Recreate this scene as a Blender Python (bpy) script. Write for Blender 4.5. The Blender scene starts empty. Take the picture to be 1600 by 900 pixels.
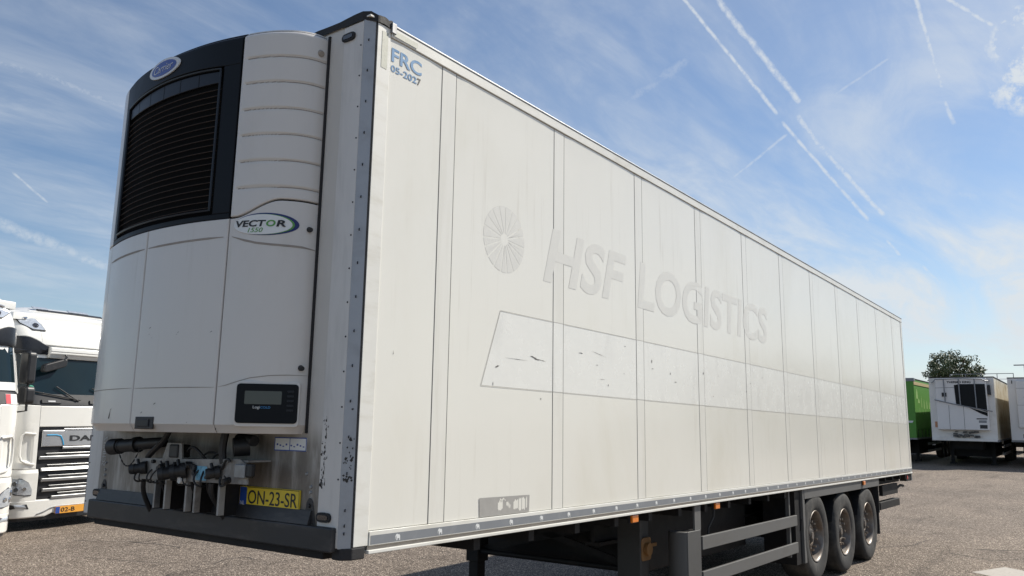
import bpy, bmesh, math, random
from mathutils import Vector, Matrix, noise
rnd = random.Random(11)
D = bpy.data; S = bpy.context.scene; COL = S.collection
rad = math.radians

# ------------------------------------------------------------------ frame of the place
# The yard is flat (z = 0).  The parked trailer stands a little nose-up and leaning on it, so everything of the
# trailer is modelled in the trailer's own frame (x to the rear, y to its far side) and its root carries the lean.
BS, CS, G0 = .02, .013, -.212
_n = Vector((-BS, -CS, 1)).normalized()
R0 = _n.rotation_difference(Vector((0, 0, 1))).to_matrix().to_4x4()
TR = Matrix.Translation((0, 0, -(R0 @ Vector((0, 0, G0))).z)) @ R0
def gz(x, y): return G0 + BS*x + CS*y          # the ground seen from the trailer's frame

# ------------------------------------------------------------------ camera
yaw, pitch, roll = .6394, .1793, .0155
f_ = Vector((math.cos(pitch)*math.cos(yaw), math.cos(pitch)*math.sin(yaw), math.sin(pitch)))
r_ = Vector((math.sin(yaw), -math.cos(yaw), 0)); u_ = r_.cross(f_)
r2 = math.cos(roll)*r_ + math.sin(roll)*u_; u2 = -math.sin(roll)*r_ + math.cos(roll)*u_
cam_d = D.cameras.new('camera'); cam = D.objects.new('camera', cam_d); COL.objects.link(cam)
mw = Matrix((r2, u2, -f_)).transposed().to_4x4(); mw.translation = Vector((-2.8252, -3.0567, 1.7505))
cam.matrix_world = TR @ mw
cam_d.sensor_width = 36; cam_d.lens = 36*1254.08/1600; cam_d.clip_end = 6000; cam_d.clip_start = .05
S.camera = cam

# ------------------------------------------------------------------ sun, sky, exposure
SUN = Vector((1.0, -.45, 1.0)).normalized()
sun_az = math.atan2(SUN.y, SUN.x); sun_el = math.asin(SUN.z)
sl = D.lights.new('sun', 'SUN'); so = D.objects.new('sun', sl); COL.objects.link(so)
sl.energy = 5.0; sl.angle = rad(.5); sl.color = (1, .935, .83)
so.rotation_euler = (-SUN).to_track_quat('-Z', 'Y').to_euler(); so.location = (0, -20, 30)
S.view_settings.view_transform = 'Standard'; S.view_settings.look = 'None'
S.view_settings.exposure = 0.24; S.view_settings.gamma = 1
S.cycles.use_denoising = True; S.cycles.max_bounces = 6

W = D.worlds.new('World'); S.world = W; W.use_nodes = True
wt = W.node_tree; wt.nodes.clear()
def N(t, typ, **kw):
    n = t.nodes.new(typ)
    for k, v in kw.items(): setattr(n, k, v)
    return n
def sock(t, v, inp):
    if isinstance(v, bpy.types.NodeSocket): t.links.new(v, inp)
    elif v is not None: inp.default_value = v
def M(t, op, a, b=None, c=None, clamp=False):
    n = N(t, 'ShaderNodeMath', operation=op); n.use_clamp = clamp
    for i, v in enumerate((a, b, c)): sock(t, v, n.inputs[i])
    return n.outputs[0]
def VM(t, op, a, b=None, out=0):
    n = N(t, 'ShaderNodeVectorMath', operation=op)
    sock(t, a, n.inputs[0]); sock(t, b, n.inputs[1]); return n.outputs[out]
def RNG(t, v, a, b, c=0., d=1., smooth=True):
    n = N(t, 'ShaderNodeMapRange'); n.interpolation_type = 'SMOOTHSTEP' if smooth else 'LINEAR'
    sock(t, v, n.inputs[0])
    for i, q in enumerate((a, b, c, d)): n.inputs[i+1].default_value = q
    return n.outputs[0]
def NOISE(t, vec, scale, detail=3, rough=.55, dist=0., out=0):
    n = N(t, 'ShaderNodeTexNoise'); sock(t, vec, n.inputs['Vector']); n.inputs['Scale'].default_value = scale
    n.inputs['Detail'].default_value = detail; n.inputs['Roughness'].default_value = rough
    n.inputs['Distortion'].default_value = dist; return n.outputs[out]
def MIX(t, f, a, b, mode='MIX'):
    n = N(t, 'ShaderNodeMix', data_type='RGBA', blend_type=mode)
    sock(t, f, n.inputs[0]); sock(t, a, n.inputs[6]); sock(t, b, n.inputs[7]); return n.outputs[2]
def C4(c): return (c[0], c[1], c[2], 1)

sky = N(wt, 'ShaderNodeTexSky', sky_type='NISHITA'); sky.sun_disc = False
sky.sun_elevation = sun_el; sky.sun_rotation = math.pi/2 - sun_az
sky.air_density = 1.0; sky.dust_density = .35; sky.ozone_density = 2.6; sky.altitude = 0
tc = N(wt, 'ShaderNodeTexCoord').outputs['Generated']
sep = N(wt, 'ShaderNodeSeparateXYZ'); wt.links.new(tc, sep.inputs[0])
dz = M(wt, 'MAXIMUM', sep.outputs[2], 0.0)
inv = M(wt, 'DIVIDE', 1.0, M(wt, 'ADD', dz, .12))
flat = N(wt, 'ShaderNodeCombineXYZ')
wt.links.new(M(wt, 'MULTIPLY', sep.outputs[0], inv), flat.inputs[0])
wt.links.new(M(wt, 'MULTIPLY', sep.outputs[1], inv), flat.inputs[1])
mp = N(wt, 'ShaderNodeMapping'); wt.links.new(flat.outputs[0], mp.inputs[0])
mp.inputs['Rotation'].default_value = (0, 0, rad(62)); mp.inputs['Scale'].default_value = (.55, 1.5, 1)
mp.inputs['Location'].default_value = (2.3, .7, 0)
n1 = NOISE(wt, mp.outputs[0], .9, 7, .6, .9)
n2 = NOISE(wt, mp.outputs[0], 3.2, 8, .62, .6)
n3 = NOISE(wt, flat.outputs[0], .45, 3, .5, .3)
cir = M(wt, 'MULTIPLY', RNG(wt, n1, .33, .66), RNG(wt, n2, .32, .68, .2, 1.0))
cir = M(wt, 'MULTIPLY', cir, RNG(wt, n3, .35, .62, .45, 1.0))
veil = M(wt, 'MULTIPLY', RNG(wt, n1, .25, .75), RNG(wt, dz, .0, .42, .55, .10))
sunside = RNG(wt, VM(wt, 'DOT_PRODUCT', tc, SUN, 1), .05, .8, .22, 1.)
veil = M(wt, 'MULTIPLY', veil, sunside); cir = M(wt, 'MULTIPLY', cir, M(wt, 'MULTIPLY_ADD', sunside, .5, .5))
hor = M(wt, 'MULTIPLY', RNG(wt, dz, .0, .22, .55, 0.), sunside)
wob = M(wt, 'SUBTRACT', NOISE(wt, tc, 28, 4, .6), .5)
puff = NOISE(wt, tc, 70, 4, .65)
def dirv(az, el): return Vector((math.cos(rad(el))*math.cos(rad(az)), math.cos(rad(el))*math.sin(rad(az)), math.sin(rad(el))))
trails = None
def contrail(a, b, w, dens, wobble, soft=.004):
    global trails
    A, B = dirv(*a), dirv(*b); nn = A.cross(B).normalized(); tt = (B-A).normalized(); mid = ((A+B)/2).normalized()
    v = M(wt, 'ABSOLUTE', M(wt, 'MULTIPLY_ADD', wob, wobble, VM(wt, 'DOT_PRODUCT', tc, nn, 1)))
    u = VM(wt, 'DOT_PRODUCT', tc, tt, 1)
    w *= 1.0; m = RNG(wt, v, 0., w, dens, 0.)
    m = M(wt, 'MULTIPLY', m, RNG(wt, u, A.dot(tt)-soft, A.dot(tt)+soft))
    m = M(wt, 'MULTIPLY', m, RNG(wt, u, B.dot(tt)-soft, B.dot(tt)+soft, 1., 0.))
    m = M(wt, 'MULTIPLY', m, M(wt, 'GREATER_THAN', VM(wt, 'DOT_PRODUCT', tc, mid, 1), .3))
    trails = m if trails is None else M(wt, 'MAXIMUM', trails, m)
for a, b, w, dn, wb in (
    ((24.6, 29.0), (17.65, 20.33), .0042, .80, .004), ((17.37, 19.8), (12.17, 12.83), .0040, .75, .003),
    ((22.3, 29.0), (16.13, 20.84), .0062, .78, .010), ((16.37, 20.12), (14.61, 17.65), .0066, .72, .010),
    ((14.61, 17.65), (11.26, 13.04), .0056, .75, .006), ((8.9, 28.0), (7.31, 20.57), .0052, .78, .004),
    ((7.25, 19.89), (6.81, 18.26), .0046, .66, .004), ((7.6, 26.5), (4.14, 23.62), .0048, .80, .003),
    ((10.29, 22.93), (14.88, 20.57), .0040, .46, .003), ((17.06, 18.94), (21.51, 15.85), .0038, .50, .003),
    ((11.15, 11.5), (10.38, 10.41), .0040, .62, .003), ((9.19, 9.71), (8.08, 8.34), .0038, .58, .003),
    ((69.52, 14.12), (67.4, 12.53), .0030, .60, .002), ((72.5, 20.7), (63.0, 19.05), .0095, .42, .012),
    ((71.5, 11.4), (60, 7.7), .0120, .52, .012)):
    contrail(a, b, w, dn, wb)
for a, b, w, dn, wb in (((13.5, 9.0), (8.6, 6.4), .010, .40, .012), ((3.0, 10.5), (9.2, 6.2), .012, .42, .014), ((5.5, 13.5), (13.5, 16.8), .011, .34, .012), ((30, 21), (23.5, 24.5), .014, .30, .02)):
    contrail(a, b, w, dn, wb, .012)
puff = NOISE(wt, tc, 120, 5, .7)
trails = M(wt, 'MULTIPLY', trails, RNG(wt, puff, .30, .62, .50, 1.))
cover = M(wt, 'ADD', M(wt, 'MULTIPLY', cir, .95), M(wt, 'ADD', M(wt, 'MULTIPLY', veil, .8), hor), clamp=True)
cover = M(wt, 'MAXIMUM', M(wt, 'ADD', M(wt, 'MULTIPLY', cover, .9), .05), trails)
pd = VM(wt, 'DOT_PRODUCT', tc, dirv(1.6, 21.3), 1)
patch_ = M(wt, 'MULTIPLY', RNG(wt, M(wt, 'MULTIPLY_ADD', wob, .004, pd), .9976, .9995), RNG(wt, NOISE(wt, tc, 34, 6, .65), .36, .58, 0., .9))
cover = M(wt, 'MINIMUM', M(wt, 'MAXIMUM', cover, patch_), .93)
bluer = MIX(wt, 1.0, sky.outputs[0], (.90, .98, 1.05, 1), 'MULTIPLY')
skyc = MIX(wt, cover, bluer, (6.9, 7.3, 7.6, 1))
bg = N(wt, 'ShaderNodeBackground'); wt.links.new(skyc, bg.inputs[0]); bg.inputs[1].default_value = .09
wo = N(wt, 'ShaderNodeOutputWorld'); wt.links.new(bg.outputs[0], wo.inputs[0])

# ------------------------------------------------------------------ materials
MATS = {}
def pbr(name, base, rough=.5, metal=0., var=.08, scale=4., bump=0., bscale=60., spec=.5, coat=0., stain=None, sscale=1.5,
        samt=.5, stretch=(1, 1, 1), srange=(.45, .75), rvar=.1, zfade=None, streak=None):
    m = D.materials.new(name); m.use_nodes = True; t = m.node_tree
    b = t.nodes['Principled BSDF']; o = N(t, 'ShaderNodeTexCoord').outputs['Object']
    nz = NOISE(t, o, scale, 4, .6)
    c = MIX(t, nz, C4([q*(1-var) for q in base]), C4([min(1, q*(1+var)) for q in base]))
    if stain:
        mm = N(t, 'ShaderNodeMapping'); t.links.new(o, mm.inputs[0]); mm.inputs['Scale'].default_value = stretch
        k = M(t, 'MULTIPLY', RNG(t, NOISE(t, mm.outputs[0], sscale, 6, .65, .3), *srange), samt)
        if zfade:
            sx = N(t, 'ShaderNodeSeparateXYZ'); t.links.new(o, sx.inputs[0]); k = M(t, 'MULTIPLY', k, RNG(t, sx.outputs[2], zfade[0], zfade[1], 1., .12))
        c = MIX(t, k, c, C4(stain))
    if streak:
        m3 = N(t, 'ShaderNodeMapping'); t.links.new(o, m3.inputs[0]); m3.inputs['Scale'].default_value = (9, 9, .45)
        k3 = M(t, 'MULTIPLY', RNG(t, NOISE(t, m3.outputs[0], 1.6, 6, .7), .52, .8), RNG(t, NOISE(t, o, .8, 3), .42, .68, 0., streak))
        c = MIX(t, k3, c, (.42, .38, .30, 1))
        k4 = M(t, 'MULTIPLY', RNG(t, NOISE(t, o, 42, 3, .7), .70, .80), RNG(t, NOISE(t, o, 1.1, 3), .45, .7, 0., .5))
        c = MIX(t, k4, c, (.30, .27, .22, 1))
    t.links.new(c, b.inputs['Base Color'])
    t.links.new(M(t, 'MULTIPLY_ADD', nz, rvar*2, rough-rvar, clamp=True), b.inputs['Roughness'])
    b.inputs['Metallic'].default_value = metal; b.inputs['Specular IOR Level'].default_value = spec
    b.inputs['Coat Weight'].default_value = coat; b.inputs['Coat Roughness'].default_value = .08
    if bump:
        bn = N(t, 'ShaderNodeBump'); bn.inputs['Strength'].default_value = bump; bn.inputs['Distance'].default_value = .004
        t.links.new(NOISE(t, o, bscale, 4, .6), bn.inputs['Height']); t.links.new(bn.outputs[0], b.inputs['Normal'])
    MATS[name] = m; return m
GRP = pbr('white_panel', (.775, .765, .705), .20, coat=.22, var=.035, scale=.9, stain=(.62, .59, .48), sscale=.7, samt=.42, stretch=(1, 1, .55), srange=(.48, .8), rvar=.05, bump=.05, bscale=5, streak=.5)
STRIP = pbr('white_strip', (.76, .75, .695), .24, coat=.2, var=.05, scale=2, stain=(.56, .54, .46), sscale=2, samt=.35, stretch=(3, 3, .3), rvar=.05)
RAILW = pbr('white_rail', (.74, .735, .69), .34, var=.06, scale=3, stain=(.52, .49, .40), sscale=5, samt=.5, stretch=(.5, 1, 2))
RESID = pbr('residue_band', (.785, .785, .745), .26, coat=.2, var=.05, scale=6, stain=(.66, .66, .63), sscale=4, samt=.5, stretch=(1.2, 1, .5), srange=(.5, .7), bump=.12, bscale=9)
GHOST = pbr('ghost_letter', (.685, .68, .64), .36, var=.05, scale=8)
GEDGE = pbr('ghost_edge', (.58, .575, .54), .5, var=.15, scale=14)
LINE = pbr('dirt_line', (.43, .42, .39), .7, var=.3, scale=9)
SEAL = pbr('joint_sealant', (.07, .07, .068), .8, var=.3, scale=8)
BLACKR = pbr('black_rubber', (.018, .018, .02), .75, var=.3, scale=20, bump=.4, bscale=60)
FRONTW = pbr('front_wall', (.63, .605, .565), .42, var=.06, scale=3, stain=(.12, .10, .08), sscale=2.6, samt=.95, stretch=(1, 2.6, .5), srange=(.12, .62), bump=.08, bscale=12, zfade=(1.66, 1.80))  # grime below the unit, deepened to carry the shade there as well
PILLAR = pbr('corner_pillar', (.65, .63, .605), .38, var=.06, scale=3, stain=(.40, .39, .37), sscale=3, samt=.4, stretch=(1, 3, .5))
CHAMF = pbr('pillar_profile', (.36, .38, .41), .42, metal=.25, var=.08, scale=4, stain=(.2, .2, .2), sscale=5, samt=.4)
STEEL = pbr('galvanised_steel', (.30, .31, .32), .45, metal=.6, var=.15, scale=10, stain=(.10, .085, .07), sscale=6, samt=.5)
GUARD = pbr('guard_rail_aluminium', (.12, .12, .118), .55, metal=.1, var=.1, scale=6, stain=(.10, .095, .085), sscale=3, samt=.5, stretch=(.4, 1, 2))
DARK = pbr('chassis_paint', (.012, .012, .013), .65, var=.3, scale=6, stain=(.035, .03, .026), sscale=4, samt=.5, spec=.25)
LEGC = pbr('leg_grey', (.034, .034, .034), .6, var=.2, scale=6, stain=(.02, .018, .016), sscale=4, samt=.6)
BUMP = pbr('bumper_steel', (.036, .037, .04), .5, metal=.3, var=.2, scale=4, stain=(.12, .11, .105), sscale=3, samt=.6, stretch=(1, .6, 2), bump=.15, bscale=20)
UNITW = pbr('unit_white', (.63, .605, .575), .34, var=.03, scale=2, coat=.25, stain=(.50, .46, .40), sscale=2.5, samt=.35, stretch=(1, 1, .6), srange=(.55, .85), streak=.55)
UNITB = pbr('unit_black', (.006, .0075, .010), .42, var=.2, scale=5, spec=.16)
UCORE = pbr('unit_core', (.005, .005, .005), .9, var=.2, spec=.1)
SLAT = pbr('grille_slat', (.05, .036, .028), .7, spec=.2, var=.3, scale=10)
SLATE = pbr('grille_strip', (.012, .014, .02), .35, var=.2, spec=.3)
GDIRT_SHADE = pbr('groove_dirt_shade', (.32, .285, .25), .8, var=.3, scale=14)  # dirt brown that also carries the shade of recesses
SCRATCH = pbr('scratch', (.035, .033, .032), .8, var=.3, scale=40)
SCUFF = pbr('scuff', (.13, .125, .12), .8, var=.6, scale=60)
BLUE = pbr('print_blue', (.025, .17, .38), .5, var=.08)
INK = pbr('print_black', (.015, .016, .02), .5, var=.1)
LOGOB = pbr('badge_blue', (.02, .05, .28), .3, coat=.4)
LOGOW = pbr('badge_silver', (.62, .64, .66), .3, coat=.3)
LOGOG = pbr('badge_green', (.10, .30, .07), .4)
NAVY = pbr('badge_navy', (.012, .02, .13), .35)
BADGEW = pbr('badge_white', (.72, .74, .74), .4)
PLATEY = pbr('plate_yellow', (.72, .54, .03), .45, var=.05, stain=(.4, .3, .05), sscale=8, samt=.3)
PLATEO = pbr('plate_orange', (.78, .36, .05), .45, var=.05)
EUBLUE = pbr('plate_blue', (.02, .07, .32), .45)
TAPE = pbr('grey_tape', (.21, .225, .245), .4, var=.06, scale=8, stain=(.30, .31, .32), sscale=9, samt=.4)
STICK = pbr('old_sticker', (.47, .48, .41), .5, var=.1, scale=30, stain=(.30, .29, .24), sscale=40, samt=.6)
STICKG = pbr('sticker_residue', (.36, .35, .33), .6, var=.15, scale=18)
AMBER = pbr('amber_lens', (.85, .22, .02), .2, coat=.6, var=.3, scale=60)
REDL = pbr('red_lens', (.55, .02, .03), .2, coat=.6)
TYRE = pbr('tyre_rubber', (.028, .028, .028), .85, var=.25, scale=9, stain=(.095, .088, .078), sscale=5, samt=.75, bump=.2, bscale=60)
RIM = pbr('rim_metal', (.21, .195, .18), .45, metal=.5, var=.2, scale=12, stain=(.13, .08, .045), sscale=9, samt=.75, srange=(.35, .7))
RIMD = pbr('rim_dark', (.03, .026, .023), .7, var=.3)
YELLOW = pbr('rusty_yellow', (.20, .10, .03), .6, var=.2, scale=20, stain=(.12, .06, .03), sscale=14, samt=.6)
WHITEB = pbr('bracket_white', (.34, .33, .31), .5, var=.1, scale=8, stain=(.12, .1, .085), sscale=7, samt=.8, srange=(.4, .7))
HOSE = pbr('hose_black', (.02, .02, .021), .5, var=.2)
CYAN = pbr('label_blue', (.18, .45, .62), .5, var=.1, scale=30, stain=(.05, .08, .1), sscale=40, samt=.6)
PAPER = pbr('label_white', (.70, .71, .70), .5, var=.06)
LCD = pbr('display_screen', (.03, .032, .026), .2, coat=.5)
GLASSD = pbr('lamp_glass_dark', (.03, .03, .035), .12, coat=1.)
# trucks
TRUCKW = pbr('truck_white', (.79, .785, .75), .25, var=.02, coat=.6, stain=(.62, .60, .54), sscale=2, samt=.25)
TRUCKB = pbr('truck_black_plastic', (.02, .021, .024), .42, var=.2, scale=10)
VISOR = pbr('truck_visor', (.015, .017, .022), .3, spec=.3)
GLASS = pbr('windscreen_glass', (.008, .019, .025), .06, spec=.35, coat=0., var=.3, scale=1.6, rvar=.01)
CHROME = pbr('grille_silver', (.36, .365, .37), .38, metal=.8, var=.05)
BADGEP = pbr('badge_plate', (.50, .51, .53), .3, metal=.6, var=.04)
MESHM = pbr('grille_mesh', (.05, .05, .05), .6, metal=.3, var=.2)
LENS = pbr('lamp_lens', (.55, .59, .64), .10, metal=.35, coat=1., var=.5, scale=30)
REFL = pbr('lamp_reflector', (.72, .74, .76), .12, metal=1., var=.1)
CBLUE = pbr('accent_blue', (.02, .40, .75), .4)
REDP = pbr('label_red', (.60, .03, .05), .5)
GREENP = pbr('label_green', (.05, .35, .22), .5)
# far trailers
FARW = pbr('far_white', (.74, .72, .69), .4, var=.05, scale=2, stain=(.40, .38, .33), sscale=1.5, samt=.45)
FARSIDE = pbr('far_side_dirty', (.66, .63, .54), .45, var=.06, scale=1.2, stain=(.36, .27, .13), sscale=.8, samt=.85, stretch=(1, 1, 1.6), srange=(.35, .7))
FARG = pbr('far_grey_pipe', (.22, .23, .25), .5, metal=.3)
GREENC = pbr('green_curtain', (.085, .27, .035), .55, var=.08, scale=1.2, bump=.2, bscale=3)
CREAM = pbr('cream_band', (.55, .42, .22), .5)
PALEG = pbr('pale_green_print', (.36, .55, .22), .5, var=.1)
LILAC = pbr('far_lilac', (.70, .69, .69), .42, var=.04, scale=2)
ROOFB = pbr('far_brown_roof', (.075, .06, .05), .8, var=.3, scale=2)
BARK = pbr('bark', (.09, .07, .05), .9, var=.3, scale=6)

def leaf_mat():
    m = D.materials.new('leaf'); m.use_nodes = True; t = m.node_tree; b = t.nodes['Principled BSDF']
    g = N(t, 'ShaderNodeNewGeometry'); oi = N(t, 'ShaderNodeTexCoord').outputs['Object']
    r = N(t, 'ShaderNodeValToRGB'); t.links.new(NOISE(t, oi, 1.3, 4, .7), r.inputs[0])
    r.color_ramp.elements[0].position = .3; r.color_ramp.elements[0].color = (.035, .055, .018, 1)
    r.color_ramp.elements[1].position = .7; r.color_ramp.elements[1].color = (.12, .15, .05, 1)
    t.links.new(r.outputs[0], b.inputs['Base Color']); b.inputs['Roughness'].default_value = .6
    b.inputs['Subsurface Weight'].default_value = 0
    return m
LEAF = leaf_mat()

def asphalt():
    m = D.materials.new('worn_asphalt'); m.use_nodes = True; t = m.node_tree; b = t.nodes['Principled BSDF']
    o = N(t, 'ShaderNodeTexCoord').outputs['Object']
    v = N(t, 'ShaderNodeTexVoronoi'); t.links.new(o, v.inputs['Vector']); v.inputs['Scale'].default_value = 85
    v2 = N(t, 'ShaderNodeTexVoronoi'); t.links.new(o, v2.inputs['Vector']); v2.inputs['Scale'].default_value = 27
    s = N(t, 'ShaderNodeSeparateColor'); t.links.new(v.outputs['Color'], s.inputs[0])
    s2 = N(t, 'ShaderNodeSeparateColor'); t.links.new(v2.outputs['Color'], s2.inputs[0])
    r = N(t, 'ShaderNodeValToRGB'); t.links.new(s.outputs[0], r.inputs[0]); e = r.color_ramp.elements
    e[0].position = 0; e[0].color = (.035, .031, .028, 1); e[1].position = 1; e[1].color = (.74, .65, .565, 1)
    q = e.new(.45); q.color = (.15, .125, .105, 1); q = e.new(.8); q.color = (.28, .235, .198, 1)
    c = MIX(t, RNG(t, s2.outputs[1], .55, 1., 0., .5), r.outputs[0], (.12, .098, .082, 1))
    big = NOISE(t, o, .35, 5, .6, .4); mid = NOISE(t, o, 2.2, 5, .65, .2); fine = NOISE(t, o, 190, 2, .6)
    c = MIX(t, RNG(t, big, .3, .75), c, MIX(t, 1., c, (.74, .745, .76, 1), 'MULTIPLY'))
    c = MIX(t, RNG(t, mid, .52, .75, 0., .8), c, MIX(t, 1., c, (.66, .64, .63, 1), 'MULTIPLY'))
    c = MIX(t, RNG(t, mid, .45, .2, 0., .4), c, MIX(t, 1., c, (1.22, 1.2, 1.16, 1), 'MULTIPLY'))
    # stained tracks and oil marks
    mm = N(t, 'ShaderNodeMapping'); t.links.new(o, mm.inputs[0]); mm.inputs['Scale'].default_value = (.25, 1.4, 1); mm.inputs['Rotation'].default_value = (0, 0, rad(14))
    c = MIX(t, RNG(t, NOISE(t, mm.outputs[0], 1.1, 5, .6), .52, .72, 0., .65), c, MIX(t, 1., c, (.55, .54, .54, 1), 'MULTIPLY'))
    # fine cracks
    vc = N(t, 'ShaderNodeTexVoronoi', feature='DISTANCE_TO_EDGE'); vc.inputs['Scale'].default_value = .42
    t.links.new(MIX(t, .09, o, NOISE(t, o, 3., 5, .6, 0., 1)), vc.inputs['Vector'])
    crack = M(t, 'MULTIPLY', RNG(t, vc.outputs[0], .002, .009, 1., 0.), RNG(t, NOISE(t, o, .5, 2), .5, .6))
    c = MIX(t, 1., c, (1.06, 1.02, .96, 1), 'MULTIPLY')
    c = MIX(t, M(t, 'MULTIPLY', crack, .6), c, (.045, .038, .034, 1))
    t.links.new(c, b.inputs['Base Color']); b.inputs['Roughness'].default_value = .9; b.inputs['Specular IOR Level'].default_value = .25
    bn = N(t, 'ShaderNodeBump'); bn.inputs['Strength'].default_value = .7; bn.inputs['Distance'].default_value = .006
    t.links.new(M(t, 'ADD', v.outputs['Distance'], M(t, 'MULTIPLY', fine, .6)), bn.inputs['Height']); t.links.new(bn.outputs[0], b.inputs['Normal'])
    return m
ASPH = asphalt()
PAINT = pbr('worn_white_paint', (.40, .37, .33), .8, var=.15, scale=12, stain=(.27, .24, .21), sscale=30, samt=.7)
TAR = pbr('crack_tar', (.075, .065, .058), .9, var=.3, scale=20)

# ------------------------------------------------------------------ mesh helpers
class MB:
    def __init__(s): s.v = []; s.f = []
    def add(s, vs, fs):
        o = len(s.v); s.v += [tuple(q) for q in vs]; s.f += [tuple(i+o for i in f) for f in fs]; return s
    def box(s, x0, x1, y0, y1, z0, z1):
        return s.add([(x, y, z) for x in (x0, x1) for y in (y0, y1) for z in (z0, z1)],
                     [(0, 1, 3, 2), (4, 6, 7, 5), (0, 4, 5, 1), (2, 3, 7, 6), (0, 2, 6, 4), (1, 5, 7, 3)])
    def cyl(s, p0, p1, r0, r1=None, n=16, caps=True):
        p0, p1 = Vector(p0), Vector(p1); r1 = r0 if r1 is None else r1
        d = (p1-p0).normalized(); a = d.orthogonal().normalized(); b = d.cross(a)
        vs = [p+(a*math.cos(t)+b*math.sin(t))*r for p, r in ((p0, r0), (p1, r1)) for t in [2*math.pi*i/n for i in range(n)]]
        fs = [(i, (i+1) % n, n+(i+1) % n, n+i) for i in range(n)]
        if caps: fs += [tuple(range(n-1, -1, -1)), tuple(range(n, 2*n))]
        return s.add(vs, fs)
    def tube(s, path, r, n=8):
        path = [Vector(p) for p in path]; rings = []; a = None
        for i, p in enumerate(path):
            d = (path[min(i+1, len(path)-1)]-path[max(i-1, 0)]).normalized()
            a = d.orthogonal().normalized() if a is None else (a-d*a.dot(d)).normalized()
            b = d.cross(a); rings.append([p+(a*math.cos(t)+b*math.sin(t))*r for t in [2*math.pi*k/n for k in range(n)]])
        vs = [q for R in rings for q in R]; fs = []
        for i in range(len(path)-1):
            for k in range(n): fs.append((i*n+k, i*n+(k+1) % n, (i+1)*n+(k+1) % n, (i+1)*n+k))
        fs += [tuple(range(n-1, -1, -1)), tuple(range((len(path)-1)*n, len(path)*n))]
        return s.add(vs, fs)
    def prism(s, poly, P, h0, h1):
        """poly of (a, b); P(a, b, h) -> point"""
        n = len(poly); vs = [P(a, b, h) for h in (h0, h1) for a, b in poly]
        return s.add(vs, [tuple(range(n-1, -1, -1)), tuple(range(n, 2*n))] + [(i, (i+1) % n, n+(i+1) % n, n+i) for i in range(n)])
    def lathe(s, prof, n, c, axis='y'):
        """prof of (h, r) along the axis"""
        vs = []; m = len(prof)
        for k in range(n):
            t = 2*math.pi*k/n
            for h, r in prof: vs.append((c[0]+r*math.cos(t), c[1]+h, c[2]+r*math.sin(t)))
        fs = [(k*m+i, k*m+i+1, ((k+1) % n)*m+i+1, ((k+1) % n)*m+i) for k in range(n) for i in range(m-1)]
        return s.add(vs, fs)
    def build(s, name, mat, parent=None, smooth=False, bevel=0., recalc=True, auto=None):
        me = D.meshes.new(name); me.from_pydata([tuple(v) for v in s.v], [], s.f); me.update()
        if recalc:
            bm = bmesh.new(); bm.from_mesh(me); bmesh.ops.recalc_face_normals(bm, faces=bm.faces); bm.to_mesh(me); bm.free()
        return link(name, me, mat, parent, smooth, bevel, auto)
def link(name, me, mat, parent=None, smooth=False, bevel=0., auto=None):
    o = D.objects.new(name, me); COL.objects.link(o); me.materials.clear(); me.materials.append(mat)
    if parent: o.parent = parent
    if smooth:
        me.polygons.foreach_set('use_smooth', [True]*len(me.polygons))
        try: me.set_sharp_from_angle(angle=rad(auto or 38))
        except Exception: pass
    if bevel:
        b = o.modifiers.new('bevel', 'BEVEL'); b.width = bevel; b.segments = 2; b.limit_method = 'ANGLE'
    return o
def box(name, x0, x1, y0, y1, z0, z1, mat, parent=None, bevel=0.):
    return MB().box(x0, x1, y0, y1, z0, z1).build(name, mat, parent, bevel=bevel)
def thing(name, label, cat, group=None, mat=None):
    o = D.objects.new(name, None); COL.objects.link(o); o.empty_display_size = .3
    o['label'] = label; o['category'] = cat
    if group: o['group'] = group
    if mat is not None: o.matrix_world = mat
    return o
def tag(o, label, cat, group=None):
    o['label'] = label; o['category'] = cat
    if group: o['group'] = group
    return o
def share(name, me, parent, mtx):
    o = D.objects.new(name, me); COL.objects.link(o); o.parent = parent; o.matrix_local = mtx; return o
def text(name, s, mat, parent, P, w=None, h=None, off=0., depth=.001, shear=0., size=1., spacing=1., fit=None):
    """P(a, b, c): a to the right, b up, c outwards; text fitted to width w / height h with its lower left at (0, 0)"""
    cu = D.curves.new('t', 'FONT'); cu.body = s; cu.size = 1; cu.offset = off; cu.extrude = .001; cu.shear = shear; cu.resolution_u = 4; cu.space_character = spacing
    o = D.objects.new('t', cu); COL.objects.link(o); dg = bpy.context.evaluated_depsgraph_get()
    me = D.meshes.new_from_object(o.evaluated_get(dg)); D.objects.remove(o); D.curves.remove(cu)
    xs = [v.co.x for v in me.vertices]; ys = [v.co.y for v in me.vertices]
    x0, x1, y0, y1 = min(xs), max(xs), min(ys), max(ys)
    sy = h/(y1-y0) if h else size; sx = w/(x1-x0) if w else sy
    if not h: sy = sx if w else size
    if fit: x0, y0, sx, sy = fit
    text.fit = (x0, y0, sx, sy)
    for v in me.vertices: v.co = P((v.co.x-x0)*sx, (v.co.y-y0)*sy, depth if v.co.z > 0 else 0.)
    me.name = name; return link(name, me, mat, parent)
def lerp(a, b, t): return a+(b-a)*t
def sst(a, b, x):
    t = min(1, max(0, (x-a)/(b-a))); return t*t*(3-2*t)
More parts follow.
